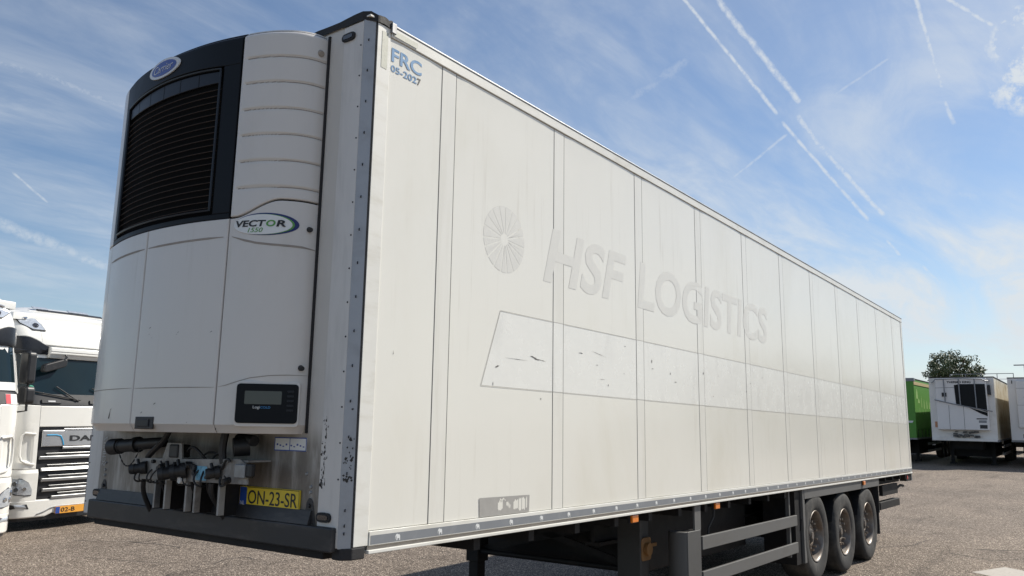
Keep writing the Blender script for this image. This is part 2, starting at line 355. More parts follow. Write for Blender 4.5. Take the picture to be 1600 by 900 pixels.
def patch(name, P, a0, a1, b0, b1, mat, parent, na=12, nb=12, thick=.02, rnd_edge=.006, off=0., rows=None, dip=None, auto=22):
    """a panel lying on the surface P(a, b, c) (c outwards), with rounded-over edges going back by thick"""
    g = lambda f, q: f(q) if callable(f) else f
    A = [i/na for i in range(na+1)]; B = rows or [i/nb for i in range(nb+1)]
    la, lb = len(A), len(B); vs = []; m = MB()
    for j, tb in enumerate(B):
        for i, ta in enumerate(A):
            amid = lerp(g(a0, 0), g(a1, 0), ta) if not callable(a0) else None
            if amid is None:
                bb = lerp(b0, b1, tb); a = lerp(g(a0, bb), g(a1, bb), ta)
            else:
                a = amid; bb = lerp(g(b0, a), g(b1, a), tb)
            c = off + (dip(a, bb) if dip else 0.)
            vs.append((a, bb, c))
    # the rim: outer edge row lies rnd_edge lower, inner rows stay
    idx = lambda i, j: j*la+i
    pts = [P(*q) for q in vs]; m.v = [tuple(q) for q in pts]
    for j in range(lb-1):
        for i in range(la-1): m.f.append((idx(i, j), idx(i+1, j), idx(i+1, j+1), idx(i, j+1)))
    loop = [idx(i, 0) for i in range(la)] + [idx(la-1, j) for j in range(1, lb)] + [idx(i, lb-1) for i in range(la-2, -1, -1)] + [idx(0, j) for j in range(lb-2, 0, -1)]
    ca = sum(vs[k][0] for k in loop)/len(loop); cb = sum(vs[k][1] for k in loop)/len(loop)
    prev = loop
    for grow, drop in ((rnd_edge*.7, rnd_edge*.35), (rnd_edge, rnd_edge), (rnd_edge, thick)):
        if drop <= 0: continue
        ring = []
        for k in loop:
            a, b, c = vs[k]
            i, j = k % la, k//la
            da = -1 if i == 0 else (1 if i == la-1 else 0); db = -1 if j == 0 else (1 if j == lb-1 else 0)
            ring.append(len(m.v)); m.v.append(tuple(P(a+da*grow, b+db*grow, c-drop)))
        for q in range(len(loop)):
            q2 = (q+1) % len(loop); m.f.append((prev[q], prev[q2], ring[q2], ring[q]))
        prev = ring
    return m.build(name, mat, parent, smooth=True, auto=auto)
def ellipse(n, a, b): return [(a*math.cos(2*math.pi*i/n), b*math.sin(2*math.pi*i/n)) for i in range(n)]
def SIDE(x, z, y=0.):  return lambda a, b, c: (x+a, y-c, z+b)       # on the trailer's near side
def FRONT(y, z, x=0.): return lambda a, b, c: (x-c, y-a, z+b)       # on the trailer's front

# ------------------------------------------------------------------ the ground
g = MB(); XS = [-1500, -60, 1500]
g.add([(-1500, -1500, 0), (1500, -1500, 0), (1500, 1500, 0), (-1500, 1500, 0)], [(0, 1, 2, 3)])
go = g.build('ground', ASPH); go['kind'] = 'structure'; go['label'] = 'brown speckled worn asphalt yard'
pm = MB(); pm.add([(10.95, -1.62, .004), (10.2, -1.30, .004), (8.6, -3.6, .004), (9.4, -4.0, .004)], [(0, 1, 2, 3)])
po = pm.build('paint_marking', PAINT); po['kind'] = 'structure'; po['label'] = 'worn pale painted mark on the asphalt'
def crack(pts, w):
    m = MB(); L = []; 
    fine = []
    for i in range(len(pts)-1):
        for k in range(6):
            t = k/6; fine.append(Vector((lerp(pts[i][0], pts[i+1][0], t)+rnd.uniform(-.03, .03), lerp(pts[i][1], pts[i+1][1], t)+rnd.uniform(-.03, .03), .004)))
    for i, p in enumerate(fine):
        d = (fine[min(i+1, len(fine)-1)]-fine[max(0, i-1)]).normalized(); s = Vector((-d.y, d.x, 0))*w*rnd.uniform(.4, 1.2)
        m.v += [tuple(p+s), tuple(p-s)]
        if i: k = 2*i; m.f.append((k-2, k-1, k+1, k))
    o = m.build('ground_crack', TAR); o['kind'] = 'structure'; o['label'] = 'thin dark crack in the asphalt'
crack([(3.6, 10.2), (4.0, 9.7), (4.3, 9.0), (4.35, 8.3)], .012)
crack([(3.9, 6.9), (4.25, 7.1), (4.5, 7.0), (4.45, 6.6)], .010)
crack([(4.6, 7.5), (4.95, 7.3), (4.9, 6.7)], .010)
crack([(11.6, .2), (12.2, -.2), (13.0, -.3), (13.6, -.8)], .010)

# ------------------------------------------------------------------ the trailer
T = thing('semi_trailer', 'white refrigerated semi-trailer with black-grilled cooling unit on its front, parked on its legs', 'trailer', mat=TR)
L = 13.62; ZT = 4.0; ZR = 3.924; ZJ = 1.257; ZB = 1.148; CW = .105; WD = 2.6
box('box_core', .01, L-.02, .008, WD-.008, 1.17, ZT-.012, SEAL, T)
box('roof', -.045, L-.005, .002, WD-.002, ZT-.011, ZT-.002, RAILW, T)
# side panels and cover strips, every one its own piece
def warp_at(x, z, x0, x1):
    e = max(0, min(1, min(x-x0, x1-x)/.10, (z-ZJ)/.10))
    k = -.0007*e*(noise.noise((x*1.1, z*.9, 3.1))+.5*noise.noise((x*2.7, z*2.1, 9.)))
    return k - .0035*sst(3.82, 3.915, z+.05*(x0-x))*sst(0, .02, min(x-x0, x1-x))
def side_y(x, z):
    for x0, x1, o, st in pieces:
        if x0 <= x <= x1: return -.0015 if st else warp_at(x, z, x0, x1)
    return 0.
pieces = []
def OVER(x, z, off):  # print lying on the side, following its unevenness
    return lambda a, b, c: (x+a, min(-.0004, side_y(x+a, z+b))-off-c, z+b)
def side_panel(name, x0, x1, mat, warp, yb=0.):
    nx = max(2, int((x1-x0)/.11)); nz = 26; z0, z1 = ZJ+.004, ZR-.004
    def P(a, b, c):
        k = 0.
        if warp: k = warp_at(a, b, x0, x1)
        return (a, yb+k-c, b)
    return patch(name, P, x0+.0034, x1-.0034, z0, z1, mat, T, na=nx, nb=nz, thick=.007, rnd_edge=.0012, auto=12)
ST0, STP, STW = .5485, 1.2184, .1303
strips = [(ST0+STP*k, ST0+STP*k+STW) for k in range(11)]
edges = [CW] + [q for s in strips for q in s] + [L-.11]
for i in range(len(edges)-1):
    st = i % 2 == 1
    o = side_panel('cover_strip' if st else 'side_panel', edges[i], edges[i+1], STRIP if st else GRP, not st, -.0015 if st else 0.)
    pieces.append((edges[i], edges[i+1], o, st))
for x in edges[1:-1]:
    MB().box(x-.0036, x+.0036, -.0006, .007, ZJ+.004, ZR-.004).build('sealant_bead', SEAL, T)
box('far_side', CW, L-.1, WD-.007, WD, ZJ, ZR, GRP, T)
# ghost of a removed stripe: a paler, scuffed band across panels and strips
BZ0, BZ1 = 2.035, 2.515
def band_x(z): return lerp(.985, 1.165, (z-BZ0)/(BZ1-BZ0))
for x0, x1, o, st in pieces:
    if x1 < 1.0: continue
    lo = lambda z: max(x0+.004, band_x(z)); y = -.0026 if not st else -.0026
    lines = [((lo(BZ0), BZ0), (x1-.004, BZ0)), ((lo(BZ1), BZ1), (x1-.004, BZ1))]
    if x0 < .99: lines.append(((band_x(BZ0), BZ0), (band_x(BZ1), BZ1)))
    m = MB(); k = -.0012
    n = 14; rows = [lerp(BZ0, BZ1, i/n) for i in range(n+1)]
    for z in rows:
        a = lo(z); 
        for j in range(9):
            x = lerp(a, x1-.004, j/8); e = max(0, min(1, min(x-x0, x1-x)/.12))
            w = 0 if st else warp_at(x, z, x0, x1)
            m.v.append((x, (-.0015 if st else 0)+w-.0004, z))
    for i in range(n):
        for j in range(8): m.f.append((i*9+j, i*9+j+1, i*9+j+10, i*9+j+9))
    r = m.build('stripe_residue', RESID, o, smooth=True)
    for (xa, za), (xb, zb) in lines:
        hz = .0019 if za == zb else 0; hx = 0 if hz else .0019
        MB().add([(xa-hx, y, za-hz), (xb-hx, y, zb-hz), (xb+hx, y, zb+hz), (xa+hx, y, za+hz)], [(0, 1, 2, 3)]).build('residue_edge', LINE, o)
# ghost lettering and wheel emblem
def ghost(s, x, w, z, h, shear, off=.020):
    text('ghost_lettering', s, GHOST, T, OVER(x, z, .0007), w, h, off=off, depth=.0001, shear=shear)
    text('ghost_outline', s, GEDGE, T, OVER(x, z, .0005), off=off+.0035, depth=.0001, shear=shear, fit=text.fit)
ghost('HSF', 1.645, 1.185, 2.782, .40, .24); ghost('LOGISTICS', 3.02, 3.12, 2.782, .40, .12)
m = MB(); m2 = MB(); cx, cz, R = 1.195, 2.983, .219
ang = [math.pi/2+2*math.pi*(i+rnd.uniform(-.12, .12))/19 for i in range(20)]; ang[19] = ang[0]+2*math.pi
for i in range(19):
    a0, a1 = ang[i], ang[i+1]
    for mm, r0, r1, gap, y in ((m2, .038, R, .012, .0005), (m, .040, R-.0025, .0140, .0007)):
        poly = []
        for r, seq in ((r0, (0, 1)), (r1, (1, .66, .33, 0))):
            for t in seq:
                a = lerp(a0+gap/2/r, a1-gap/2/r, t); px_, pz_ = cx+r*math.cos(a), cz+r*math.sin(a); poly.append((px_, side_y(px_, pz_)-y, pz_))
        mm.add(poly, [tuple(range(len(poly)))])
m2.build('ghost_wheel_outline', GEDGE, T); m.build('ghost_wheel_emblem', GHOST, T)
# blue print at the top corner
P_ = OVER(.122, 3.787, .001)
text('print_lettering', 'FRC', BLUE, T, P_, .246, .083, off=.020, depth=.0006)
text('print_lettering', '05-202', BLUE, T, OVER(.121, 3.728, .001), .208, .040, off=.014, depth=.0006)
text('print_lettering', '7', INK, T, OVER(.334, 3.726, .001), .030, .042, off=.014, depth=.0006)
# scrapes on the band and a torn sticker low down
def scrape(x, z, w, h, parent=T, y=.0016, tilt=0.):
    m = MB(); n = 7
    up = [(x+w*i/n, z+tilt*i/n+h*rnd.uniform(.2, 1)*math.sin(math.pi*(i+.3)/(n+.6))) for i in range(n+1)]
    dn = [(x+w*i/n, z+tilt*i/n-h*rnd.uniform(.1, .8)*math.sin(math.pi*(i+.3)/(n+.6))) for i in range(n, -1, -1)]
    m.add([(a, side_y(a, b)-y, b) for a, b in up+dn], [tuple(range(2*n+2))]); return m.build('scratch', SCUFF, parent)
scrape(1.50, 2.255, .10, .010, tilt=-.02); scrape(1.56, 2.243, .12, .003, tilt=-.01); scrape(1.12, 2.155, .045, .009, tilt=.012)
scrape(1.22, 2.222, .25, .0022); scrape(1.10, 2.05, .006, .022); scrape(2.10, 2.33, .06, .005, tilt=.0); scrape(2.28, 2.36, .22, .0022, tilt=-.03)
scrape(2.52, 2.12, .012, .016); scrape(3.25, 2.36, .014, .03); scrape(3.6, 2.28, .012, .02); scrape(4.3, 2.33, .02, .03); scrape(2.40, 2.16, .08, .002); scrape(1.62, 1.98, .012, .008); scrape(.23, 2.16, .004, .02)
for _ in range(16):
    scrape(rnd.uniform(1.2, 7.5), rnd.uniform(2.08, 2.48), rnd.uniform(.005, .05), rnd.uniform(.001, .006))
st = MB().add([(.995, -.0030, 1.262), (1.50, -.0030, 1.262), (1.505, -.0030, 1.366), (.99, -.0030, 1.372)], [(0, 1, 2, 3)]).build('sticker_residue', STICKG, T)
m = MB()
for x, w, z0, z1 in ((1.17, .05, 1.285, 1.352), (1.19, .06, 1.335, 1.368), (1.255, .03, 1.30, 1.345), (1.28, .02, 1.29, 1.33), (1.33, .05, 1.275, 1.35), (1.385, .03, 1.27, 1.36), (1.42, .035, 1.272, 1.362), (1.463, .014, 1.28, 1.365)):
    n = 6; pts = [(x+w*i/n, z1-rnd.uniform(0, .02)) for i in range(n+1)] + [(x+w*i/n, z0+rnd.uniform(0, .02)) for i in range(n, -1, -1)]
    m.add([(a, -.0036, b) for a, b in pts], [tuple(range(len(pts)))])
m.build('peeled_patch', GRP, st)['kind'] = 'stuff'
for x0, x1, z0, z1, d in ((.040, .085, 3.72, 3.935, -.0075), (.117, .312, 3.934, 3.968, -.0155)):
    MB().add([(x0, d, z0), (x1, d, z0), (x1, d, z1), (x0, d, z1)], [(0, 1, 2, 3)]).build('old_sticker', STICK, T)
# top rail, bottom rail, posts
box('top_rail', CW+.004, L, -.012, .02, ZR, ZT-.012, RAILW, T, .003)
box('roof_edge', CW+.004, L, -.016, .05, ZT-.012, ZT, STEEL, T, .003)
box('rail_bracket', CW-.006, CW+.03, -.022, .02, ZT-.055, ZT+.006, STEEL, T, .003)
brl = box('bottom_rail', CW+.003, L-.01, -.010, .03, 1.186, ZJ, RAILW, T, .003)
MB().add([(CW+.012, -.0106, 1.192), (L-.02, -.0106, 1.192), (L-.02, -.0106, 1.236), (CW+.012, -.0106, 1.236)], [(0, 1, 2, 3)]).build('reflective_tape', TAPE, brl)
box('rail_groove', CW+.003, L-.01, .002, .03, 1.166, 1.186, GDIRT_SHADE, T)  # the shadow in the groove is put into its brown colour
box('rail_lip', CW-.003, L-.01, -.016, .03, ZB, 1.166, RAILW, T, .003)
ele = [(-.017, -.016), (-.017, .006), (-.024, .000), (-.026, -.010), (-.029, -.010), (-.028, .006), (-.021, .014), (-.012, .017), (-.002, .013), (.010, .013), (.016, .006), (.017, -.016), (.009, -.016), (.008, -.006), (-.002, -.006), (-.006, -.006), (-.009, -.016)]
em = MB().add([(a*.8, 0, b) for a, b in ele], [tuple(range(len(ele)))]); emo = em.build('elephant_emblem', BADGEW, brl, recalc=False); eme = emo.data
emo.matrix_local = Matrix.Translation((.314, -.0114, 1.213))
for k in range(1, 40): share('elephant_emblem', eme, brl, Matrix.Translation((.314+.33*k, -.0114, 1.213)))
# rear frame seen edge-on
box('rear_post', L-.105, L, -.006, .10, 1.16, ZT-.012, STRIP, T, .004)
box('rear_post', L-.105, L, WD-.10, WD+.006, 1.16, ZT-.012, STRIP, T, .004)
box('rear_door', L-.02, L+.03, .11, 1.295, 1.2, 3.95, GRP, T, .005); box('rear_door', L-.02, L+.03, 1.305, WD-.11, 1.2, 3.95, GRP, T, .005)
box('rear_seal', L+.001, L+.02, -.003, .05, 1.2, ZT-.015, BLACKR, T)
lb = MB().box(L, L+.14, .02, .09, 3.905, 3.915).cyl((L+.07, .05, 3.86), (L+.07, .05, 3.91), .012).cyl((L, .05, 3.862), (L+.07, .05, 3.862), .012); lb.build('door_bar_bracket', DARK, T)
# front wall with chamfered corner profiles
FX = -.05
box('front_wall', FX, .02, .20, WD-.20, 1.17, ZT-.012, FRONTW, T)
def corner(sgn, y0):
    yy = lambda d: y0+sgn*d
    po = MB().box(FX-.004, .02, min(yy(.042), yy(.20)), max(yy(.042), yy(.20)), 1.185, ZT-.03).build('corner_pillar', PILLAR, T, bevel=.004)
    MB().prism([(FX-.004, .040), (-.004, .0), (.01, .0), (.01, .04)], lambda a, b, h: (a, yy(b), h), 1.183, ZT-.028).build('corner_profile', CHAMF, T)
    MB().prism([(-.004, -.002), (.006, -.006), (.006, .0), (-.004, .004)], lambda a, b, h: (a, yy(b), h), 1.18, ZT-.02).build('corner_seal', BLACKR, T)
    rv = MB().cyl((0, 0, 0), (-.006, 0, 0), .0085, .006, 10).build('rivet', INK, po); me = rv.data
    first = True
    zs = [1.225, 1.262] + [1.335+.178*k for k in range(15)]
    for i, z in enumerate(zs):
        for k, (dx, dd) in enumerate(((-.030, .020), (FX-.004, .058))):
            if k and (i % 2 == 0 and i < 4): continue
            if z > 3.86: continue
            mt = Matrix.Translation((dx, yy(dd), z+(0 if k else .03))) @ Matrix.Rotation(-sgn*rad(41) if k == 0 else 0, 4, 'Z') @ Matrix.Scale(1 if k == 0 else .6, 4)
            if first: rv.matrix_local = mt; first = False
            else: share('rivet', me, po, mt)
    return po
pr = corner(1, 0.); pl = corner(-1, WD)
box('corner_post', .006, CW, -.006, .02, 1.188, ZT-.03, RAILW, T, .003)
box('corner_post', .006, CW, WD-.02, WD+.006, 1.188, ZT-.03, RAILW, T, .003)
MB().prism([(-.045, .03), (-.002, -.008), (.085, -.008), (.085, .06), (-.045, .09)], lambda a, b, h: (a, b, h), 1.128, 1.186).build('corner_foot', BLACKR, T, bevel=.006)
# black seal over the front top edge, torn and uneven
m = MB(); path = [(FX-.012, 2.56+.0, 0), ]
def seal_pts():
    pts = []
    for i in range(41): pts.append((FX-.010, lerp(WD-.06, .05, i/40)))
    pts += [(-.03, .015), (.0, -.012)]
    for i in range(1, 9): pts.append((lerp(.0, CW+.002, i/8), -.014))
    return pts
for i, (x, y) in enumerate(seal_pts()):
    j = rnd.uniform(-.006, .006); lo = 3.972 if i < 40 else 3.970
    m.v += [(x, y, lo+j*.6), (x, y, ZT+.012+j+ (.012 if 37 < i < 42 else 0)), (x+.06, y+.05, ZT+.016+j)]
    if i: k = 3*i; m.f += [(k-3, k, k+1, k-2), (k-2, k+1, k+2, k-1)]
m.build('top_seal', BLACKR, T)
# marker lamps and small plates on the front
def oval_lamp(y, z, tilt=0.):
    n = 24; a, b = .052, .024
    def pill(a, b): return [(max(-a+b, min(a-b, a*math.cos(t)*1.4))+ (b*math.cos(t)), b*math.sin(t)) for t in [2*math.pi*i/n for i in range(n)]]
    o = MB().prism(pill(a, b), FRONT(y, z, FX-.004), 0, .012).build('marker_lamp', BLACKR, T, bevel=.002)
    MB().prism(pill(a*.72, b*.5), FRONT(y, z, FX-.004), .010, .0155).build('lens', GLASSD, o)
oval_lamp(.155, 3.90); oval_lamp(.145, 1.325); oval_lamp(WD-.21, 1.325)
# paint scraped off the corner
for _ in range(26): 
    z = rnd.uniform(1.45, 1.80); y = rnd.uniform(.148, .195); w = rnd.uniform(.003, .008); h = rnd.uniform(.004, .05)
    m = MB(); n = 5; pts = [(y+w*math.sin(i*1.3), z+h*i/n) for i in range(n+1)] + [(y-w*rnd.uniform(.3, 1), z+h*i/n) for i in range(n, -1, -1)]
    m.add([(FX-.0055, a, b) for a, b in pts], [tuple(range(len(pts)))]); m.build('scratch', SCRATCH, pr)
for _ in range(34):
    z = 1.50+abs(rnd.gauss(0, .12)); t = rnd.uniform(.15, .9); x = lerp(FX-.004, -.004, t)-.0012; y = lerp(.04, 0, t)-.001; s = rnd.uniform(.003, .010)
    dx, dy = .045*s/.06, -.04*s/.06
    MB().add([(x-dx, y-dy, z), (x, y, z-s*rnd.uniform(.5, 1.5)), (x+dx*rnd.uniform(.4, 1), y+dy*.7, z+s*.2), (x, y, z+s*rnd.uniform(.5, 1.6))], [(0, 1, 2, 3)]).build('scratch', SCRATCH, pr)

# ------------------------------------------------------------------ the cooling unit
PR = [(0, -.455), (.15, -.449), (.3, -.434), (.45, -.407), (.61, -.365), (.70, -.337), (.78, -.302), (.85, -.258), (.91, -.205), (.95, -.145), (.97, -.08), (.975, .0)]
def cr(p, t):
    i = min(len(p)-2, int(t)); u = t-i; q = [p[max(0, i-1)] if i else (-p[1][0], p[1][1]), p[i], p[i+1], p[min(len(p)-1, i+2)]]
    return tuple(.5*(2*q[1][k]+(q[2][k]-q[0][k])*u+(2*q[0][k]-5*q[1][k]+4*q[2][k]-q[3][k])*u*u+(3*q[1][k]-q[0][k]-3*q[2][k]+q[3][k])*u**3) for k in (0, 1))
half = [cr(PR, 11*i/220) for i in range(221)]; arc = [0.]
for i in range(220): arc.append(arc[-1]+math.hypot(half[i+1][0]-half[i][0], half[i+1][1]-half[i][1]))
QM = arc[-1]
def half_at(q):
    q = min(max(q, 0), QM); lo, hi = 0, 220
    while hi-lo > 1:
        mid = (lo+hi)//2
        if arc[mid] <= q: lo = mid
        else: hi = mid
    t = (q-arc[lo])/max(1e-9, arc[hi]-arc[lo]); return lerp(half[lo][0], half[hi][0], t), lerp(half[lo][1], half[hi][1], t)
def U(q, z, c):
    """q: distance along the curved front towards the near side, from its middle"""
    s = 1 if q >= 0 else -1; d, x = half_at(abs(q)); d1, x1 = half_at(abs(q)-.004); d2, x2 = half_at(abs(q)+.004)
    td, tx = d2-d1, x2-x1; l = math.hypot(td, tx) or 1; nd, nx = -tx/l*-1, -td/l
    return (x+nx*c, 1.3-s*(d+nd*c), z)
def qy(y):
    d = abs(1.3-y); k = min(range(221), key=lambda i: abs(half[i][0]-d)); return math.copysign(arc[k], 1.3-y)
UZ0, UZ1 = 1.735, 3.962
core = MB(); n = 60; 
for z in (UZ0+.012, UZ1-.012):
    for i in range(n+1): core.v.append(U(lerp(-QM, QM, i/n), z, -.022))
core.f = [(i, i+1, n+2+i, n+1+i) for i in range(n)] + [tuple(range(n+1)), tuple(range(n+1, 2*n+2))]
UN = core.build('cooling_unit', UCORE, T)
q1, q2, q3 = qy(.682), qy(1.34), qy(1.918); GAP = .0095
wave = lambda q: 2.872 + .092*sst(q1+.03, q1+.30, q) if q > q1 else 2.872
dk = 2.872
rz = [3.79, 3.64, 3.485, 3.335, 3.185, 3.035]
def ribs(q0, q1_):
    def dip(q, z):
        e = sst(q0, q0+.015, q)*(1-sst(q1_-.01, q1_, q)); k = 0
        for zc in rz: k = max(k, 1-sst(.003, .012, abs(z-zc)))
        top = sst(UZ1-.05, UZ1, z)
        return -.007*k*e - .035*top*top
    return dip
def rows_for(z0, z1):
    zz = set([z0, z1])
    for zc in rz:
        for d in (-.014, -.010, -.0055, -.002, .002, .0055, .010, .014): zz.add(zc+d)
    for k in range(1, 8): zz.add(z1-.008*k)
    zz = sorted(z for z in zz if z0 <= z <= z1); return [(z-z0)/(z1-z0) for z in zz]
# top panels, near and far side
patch('upper_side_panel', U, q1+GAP, QM-.004, lambda q: 2.885+(wave(q)-2.872), UZ1, UNITW, UN, na=40, nb=190, thick=.025, dip=ribs(q1+.022, QM-.05), rnd_edge=.005, auto=30)
patch('upper_side_panel', U, -QM+.004, q3-GAP, 2.885, UZ1, UNITW, UN, na=24, nb=30, thick=.025, dip=lambda q, z: -.035*sst(UZ1-.05, UZ1, z)**2, rnd_edge=.005)
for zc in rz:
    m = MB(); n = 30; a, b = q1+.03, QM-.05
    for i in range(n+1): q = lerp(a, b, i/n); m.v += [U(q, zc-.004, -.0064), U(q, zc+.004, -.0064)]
    m.f = [(2*i, 2*i+2, 2*i+3, 2*i+1) for i in range(n)]; m.build('groove_dirt_shade', GDIRT_SHADE, UN)  # brown strip for the dirt and the shade down in the groove
# black grille surround (four pieces round the opening) and its slats
ga, gb = qy(1.842), qy(.80); gz0, gz1 = 2.90, 3.775; arch = lambda q: gz1+.022*(1-(q/.52)**2) if abs(q) < .52 else gz1
DT = .018
toproll = lambda q, z: -.035*sst(UZ1-.05, UZ1, z)**2
patch('grille_surround', U, q3+GAP*.3, q1-GAP, arch, UZ1, UNITB, UN, na=30, nb=18, thick=.04, dip=toproll, rnd_edge=.004)
patch('grille_surround', U, q3+GAP*.3, q1-GAP, dk+.004, gz0, UNITB, UN, na=30, nb=3, thick=.04, rnd_edge=.004)
patch('grille_surround', U, q3+GAP*.3, ga, gz0+.008, gz1-.006, UNITB, UN, na=4, nb=20, thick=.04, rnd_edge=.004)
patch('grille_surround', U, gb, q1-GAP, gz0+.008, gz1-.006, UNITB, UN, na=6, nb=20, thick=.04, rnd_edge=.004)
def frame_lip(a0, a1, b0, b1): 
    m = MB(); n = 30; pth = [(lerp(a0, a1, i/n), b0) for i in range(n+1)] + [(a1, lerp(b0, arch(a1)-.02, i/n)) for i in range(1, n)] + [(lerp(a1, a0, i/n), arch(lerp(a1, a0, i/n))-.02) for i in range(n+1)] + [(a0, lerp(arch(a0)-.02, b0, i/n)) for i in range(1, n+1)]
    m.tube([U(q, z, .003) for q, z in pth], .007, 6); m.build('grille_frame', SLATE, UN, smooth=True)
frame_lip(ga+.022, gb-.022, gz0+.028, gz1)
for i in range(21):
    z = gz0+.045+.0365*i; m = MB(); n = 26
    if z > 3.665: break
    for k in range(n+1):
        q = lerp(ga+.018, gb-.018, k/n); m.v += [U(q, z, -.006), U(q, z+.0035, -.006), U(q, z+.0035, -.013), U(q, z, -.013)]
    for k in range(n): m.f += [(4*k+j, 4*k+4+j, 4*k+4+(j+1) % 4, 4*k+(j+1) % 4) for j in range(4)]
    m.build('grille_slat', SLAT, UN)
for k in range(6):
    a, b = lerp(ga+.03, gb-.03, k/6), lerp(ga+.03, gb-.03, (k+1)/6)
    patch('grille_strip', U, a+.004, b-.004, 3.682, lambda q: arch(q)-.035, SLATE, UN, na=6, nb=4, thick=.02, off=-.004, rnd_edge=.003)
# lower doors
crease = lambda q, z: 0.
lowdip = lambda q, z: -.03*(1-sst(UZ0, UZ0+.03, z))**2
lowers = []
for a, b, hi in ((-QM+.004, q3-GAP, 2.868), (q3+GAP*.3, q2-GAP, 2.866), (q2+GAP, q1-GAP, 2.866), (q1+GAP, QM-.004, None)):
    lowers.append(patch('lower_door', U, a, b, UZ0, (lambda q: wave(q)-.008) if hi is None else hi, UNITW, UN, na=26, nb=30, thick=.025, dip=lowdip, rnd_edge=.006))
def groove(pts, w=.006, mat=GDIRT_SHADE, off=.0012, name='groove_dirt_shade'):  # flat brown strip: dirt, and the shade of a recess painted on
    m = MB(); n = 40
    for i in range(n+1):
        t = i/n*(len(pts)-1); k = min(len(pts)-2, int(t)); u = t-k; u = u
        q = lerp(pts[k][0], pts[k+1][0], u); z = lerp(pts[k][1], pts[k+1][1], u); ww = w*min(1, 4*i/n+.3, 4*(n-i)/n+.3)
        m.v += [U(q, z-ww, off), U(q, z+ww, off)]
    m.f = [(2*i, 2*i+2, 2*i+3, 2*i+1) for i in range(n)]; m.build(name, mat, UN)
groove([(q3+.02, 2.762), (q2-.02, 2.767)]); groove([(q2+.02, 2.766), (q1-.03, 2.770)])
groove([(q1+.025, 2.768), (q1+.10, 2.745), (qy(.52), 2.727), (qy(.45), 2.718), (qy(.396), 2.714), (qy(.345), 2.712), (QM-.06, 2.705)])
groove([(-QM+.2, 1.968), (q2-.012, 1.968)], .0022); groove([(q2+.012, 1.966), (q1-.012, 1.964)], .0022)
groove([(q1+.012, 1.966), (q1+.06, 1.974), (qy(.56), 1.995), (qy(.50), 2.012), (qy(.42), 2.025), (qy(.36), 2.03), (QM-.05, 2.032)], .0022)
groove([(q1, UZ0+.01), (q1, 2.86)], .006, GDIRT_SHADE, -.012)
box('edge_gap_shade', -.060, -.046, .313, .327, UZ0, UZ1-.01, BLACKR, UN)  # black strip put in for the shaded gap against the wall
# small fittings
for (y, z) in ((.345, 2.815), (.345, 2.07)):
    q = qy(y)+.03; MB().cyl(U(q, z, -.002), U(q, z-.004, .022), .016, .012, 12).build('catch', INK, UN, smooth=True)
MB().cyl(U(QM-.10, 3.84, -.01), U(QM-.10, 3.83, .012), .022, .016, 12).build('catch', GDIRT_SHADE, UN, smooth=True)
lk = patch('door_latch', U, qy(1.272), qy(1.112), 1.748, 1.806, INK, UN, na=4, nb=3, thick=.01, off=.006, rnd_edge=.004)
patch('latch_handle', U, qy(1.245), qy(1.14), 1.760, 1.794, SLATE, UN, na=3, nb=3, thick=.01, off=.012, rnd_edge=.003)
MB().add([U(qy(1.62), 1.80, .0015), U(qy(1.60), 1.85, .0015), U(qy(1.575), 1.862, .0015), U(qy(1.60), 1.845, .0015), U(qy(1.605), 1.80, .0015)], [(0, 1, 2, 3, 4)]).build('scratch', SCRATCH, UN)
for k in range(9):
    q = rnd.uniform(q2+.1, q1-.05); z = rnd.choice((1.84, 2.28, 2.26, 1.80))+rnd.uniform(-.04, .04); s = rnd.uniform(.003, .018)
    MB().add([U(q, z, .0015), U(q+s, z+s*.4, .0015), U(q+s*1.1, z+s*.7, .0015), U(q+.002, z+.003, .0015)], [(0, 1, 2, 3)]).build('scratch', SCRATCH, UN)
# badge ovals
def onU(q, z, off): return lambda a, b, c: U(q+a, z+b, off+c)
def disc(name, mat, q, z, a, b, off, n=40, tilt=0.):
    m = MB(); ct, s_ = math.cos(tilt), math.sin(tilt)
    pts = [(x*ct-y*s_, x*s_+y*ct) for x, y in ellipse(n, a, b)]
    m.v = [U(q+x*t, z+y*t, off) for t in (0.001, .5, 1) for x, y in pts] + [U(q+x*1.02, z+y*1.02, off-.006) for x, y in pts]
    m.f = [(r*n+i, r*n+(i+1) % n, (r+1)*n+(i+1) % n, (r+1)*n+i) for r in range(3) for i in range(n)] + [tuple(range(n))]
    return m.build(name, mat, UN, smooth=True)
bq, bz = qy(1.335), 3.879
disc('oval_badge', LOGOW, bq, bz, .168, .058, .008); disc('oval_badge', LOGOB, bq, bz, .136, .044, .0095)
text('badge_lettering', 'Carrier', LOGOW, UN, onU(bq-.105, bz-.021, .0102), .21, .046, off=-.005, depth=.0008, shear=.35)
vq, vz = (qy(.64)+qy(.362))/2, 2.829
vw = (qy(.362)-qy(.64))/2+.008
disc('oval_badge', NAVY, vq+.004, vz+.001, vw, .061, .0030); disc('oval_badge', LOGOG, vq-.008, vz-.001, vw-.012, .056, .0042); disc('oval_badge', BADGEW, vq-.016, vz-.0015, vw-.016, .055, .0052)
vx = vq-vw*.93
text('badge_lettering', 'VECT', INK, UN, onU(vx, vz-.014, .006), .175, .036, off=.03, depth=.0008, shear=.15)
text('badge_lettering', 'O', LOGOG, UN, onU(vx+.176, vz-.014, .006), .050, .036, off=.03, depth=.0008, shear=.15)
text('badge_lettering', 'R', INK, UN, onU(vx+.230, vz-.014, .006), .050, .036, off=.03, depth=.0008, shear=.15)
text('badge_lettering', '1550', LOGOG, UN, onU(vx+.075, vz-.045, .006), .085, .025, off=.004, depth=.0008, shear=.25)
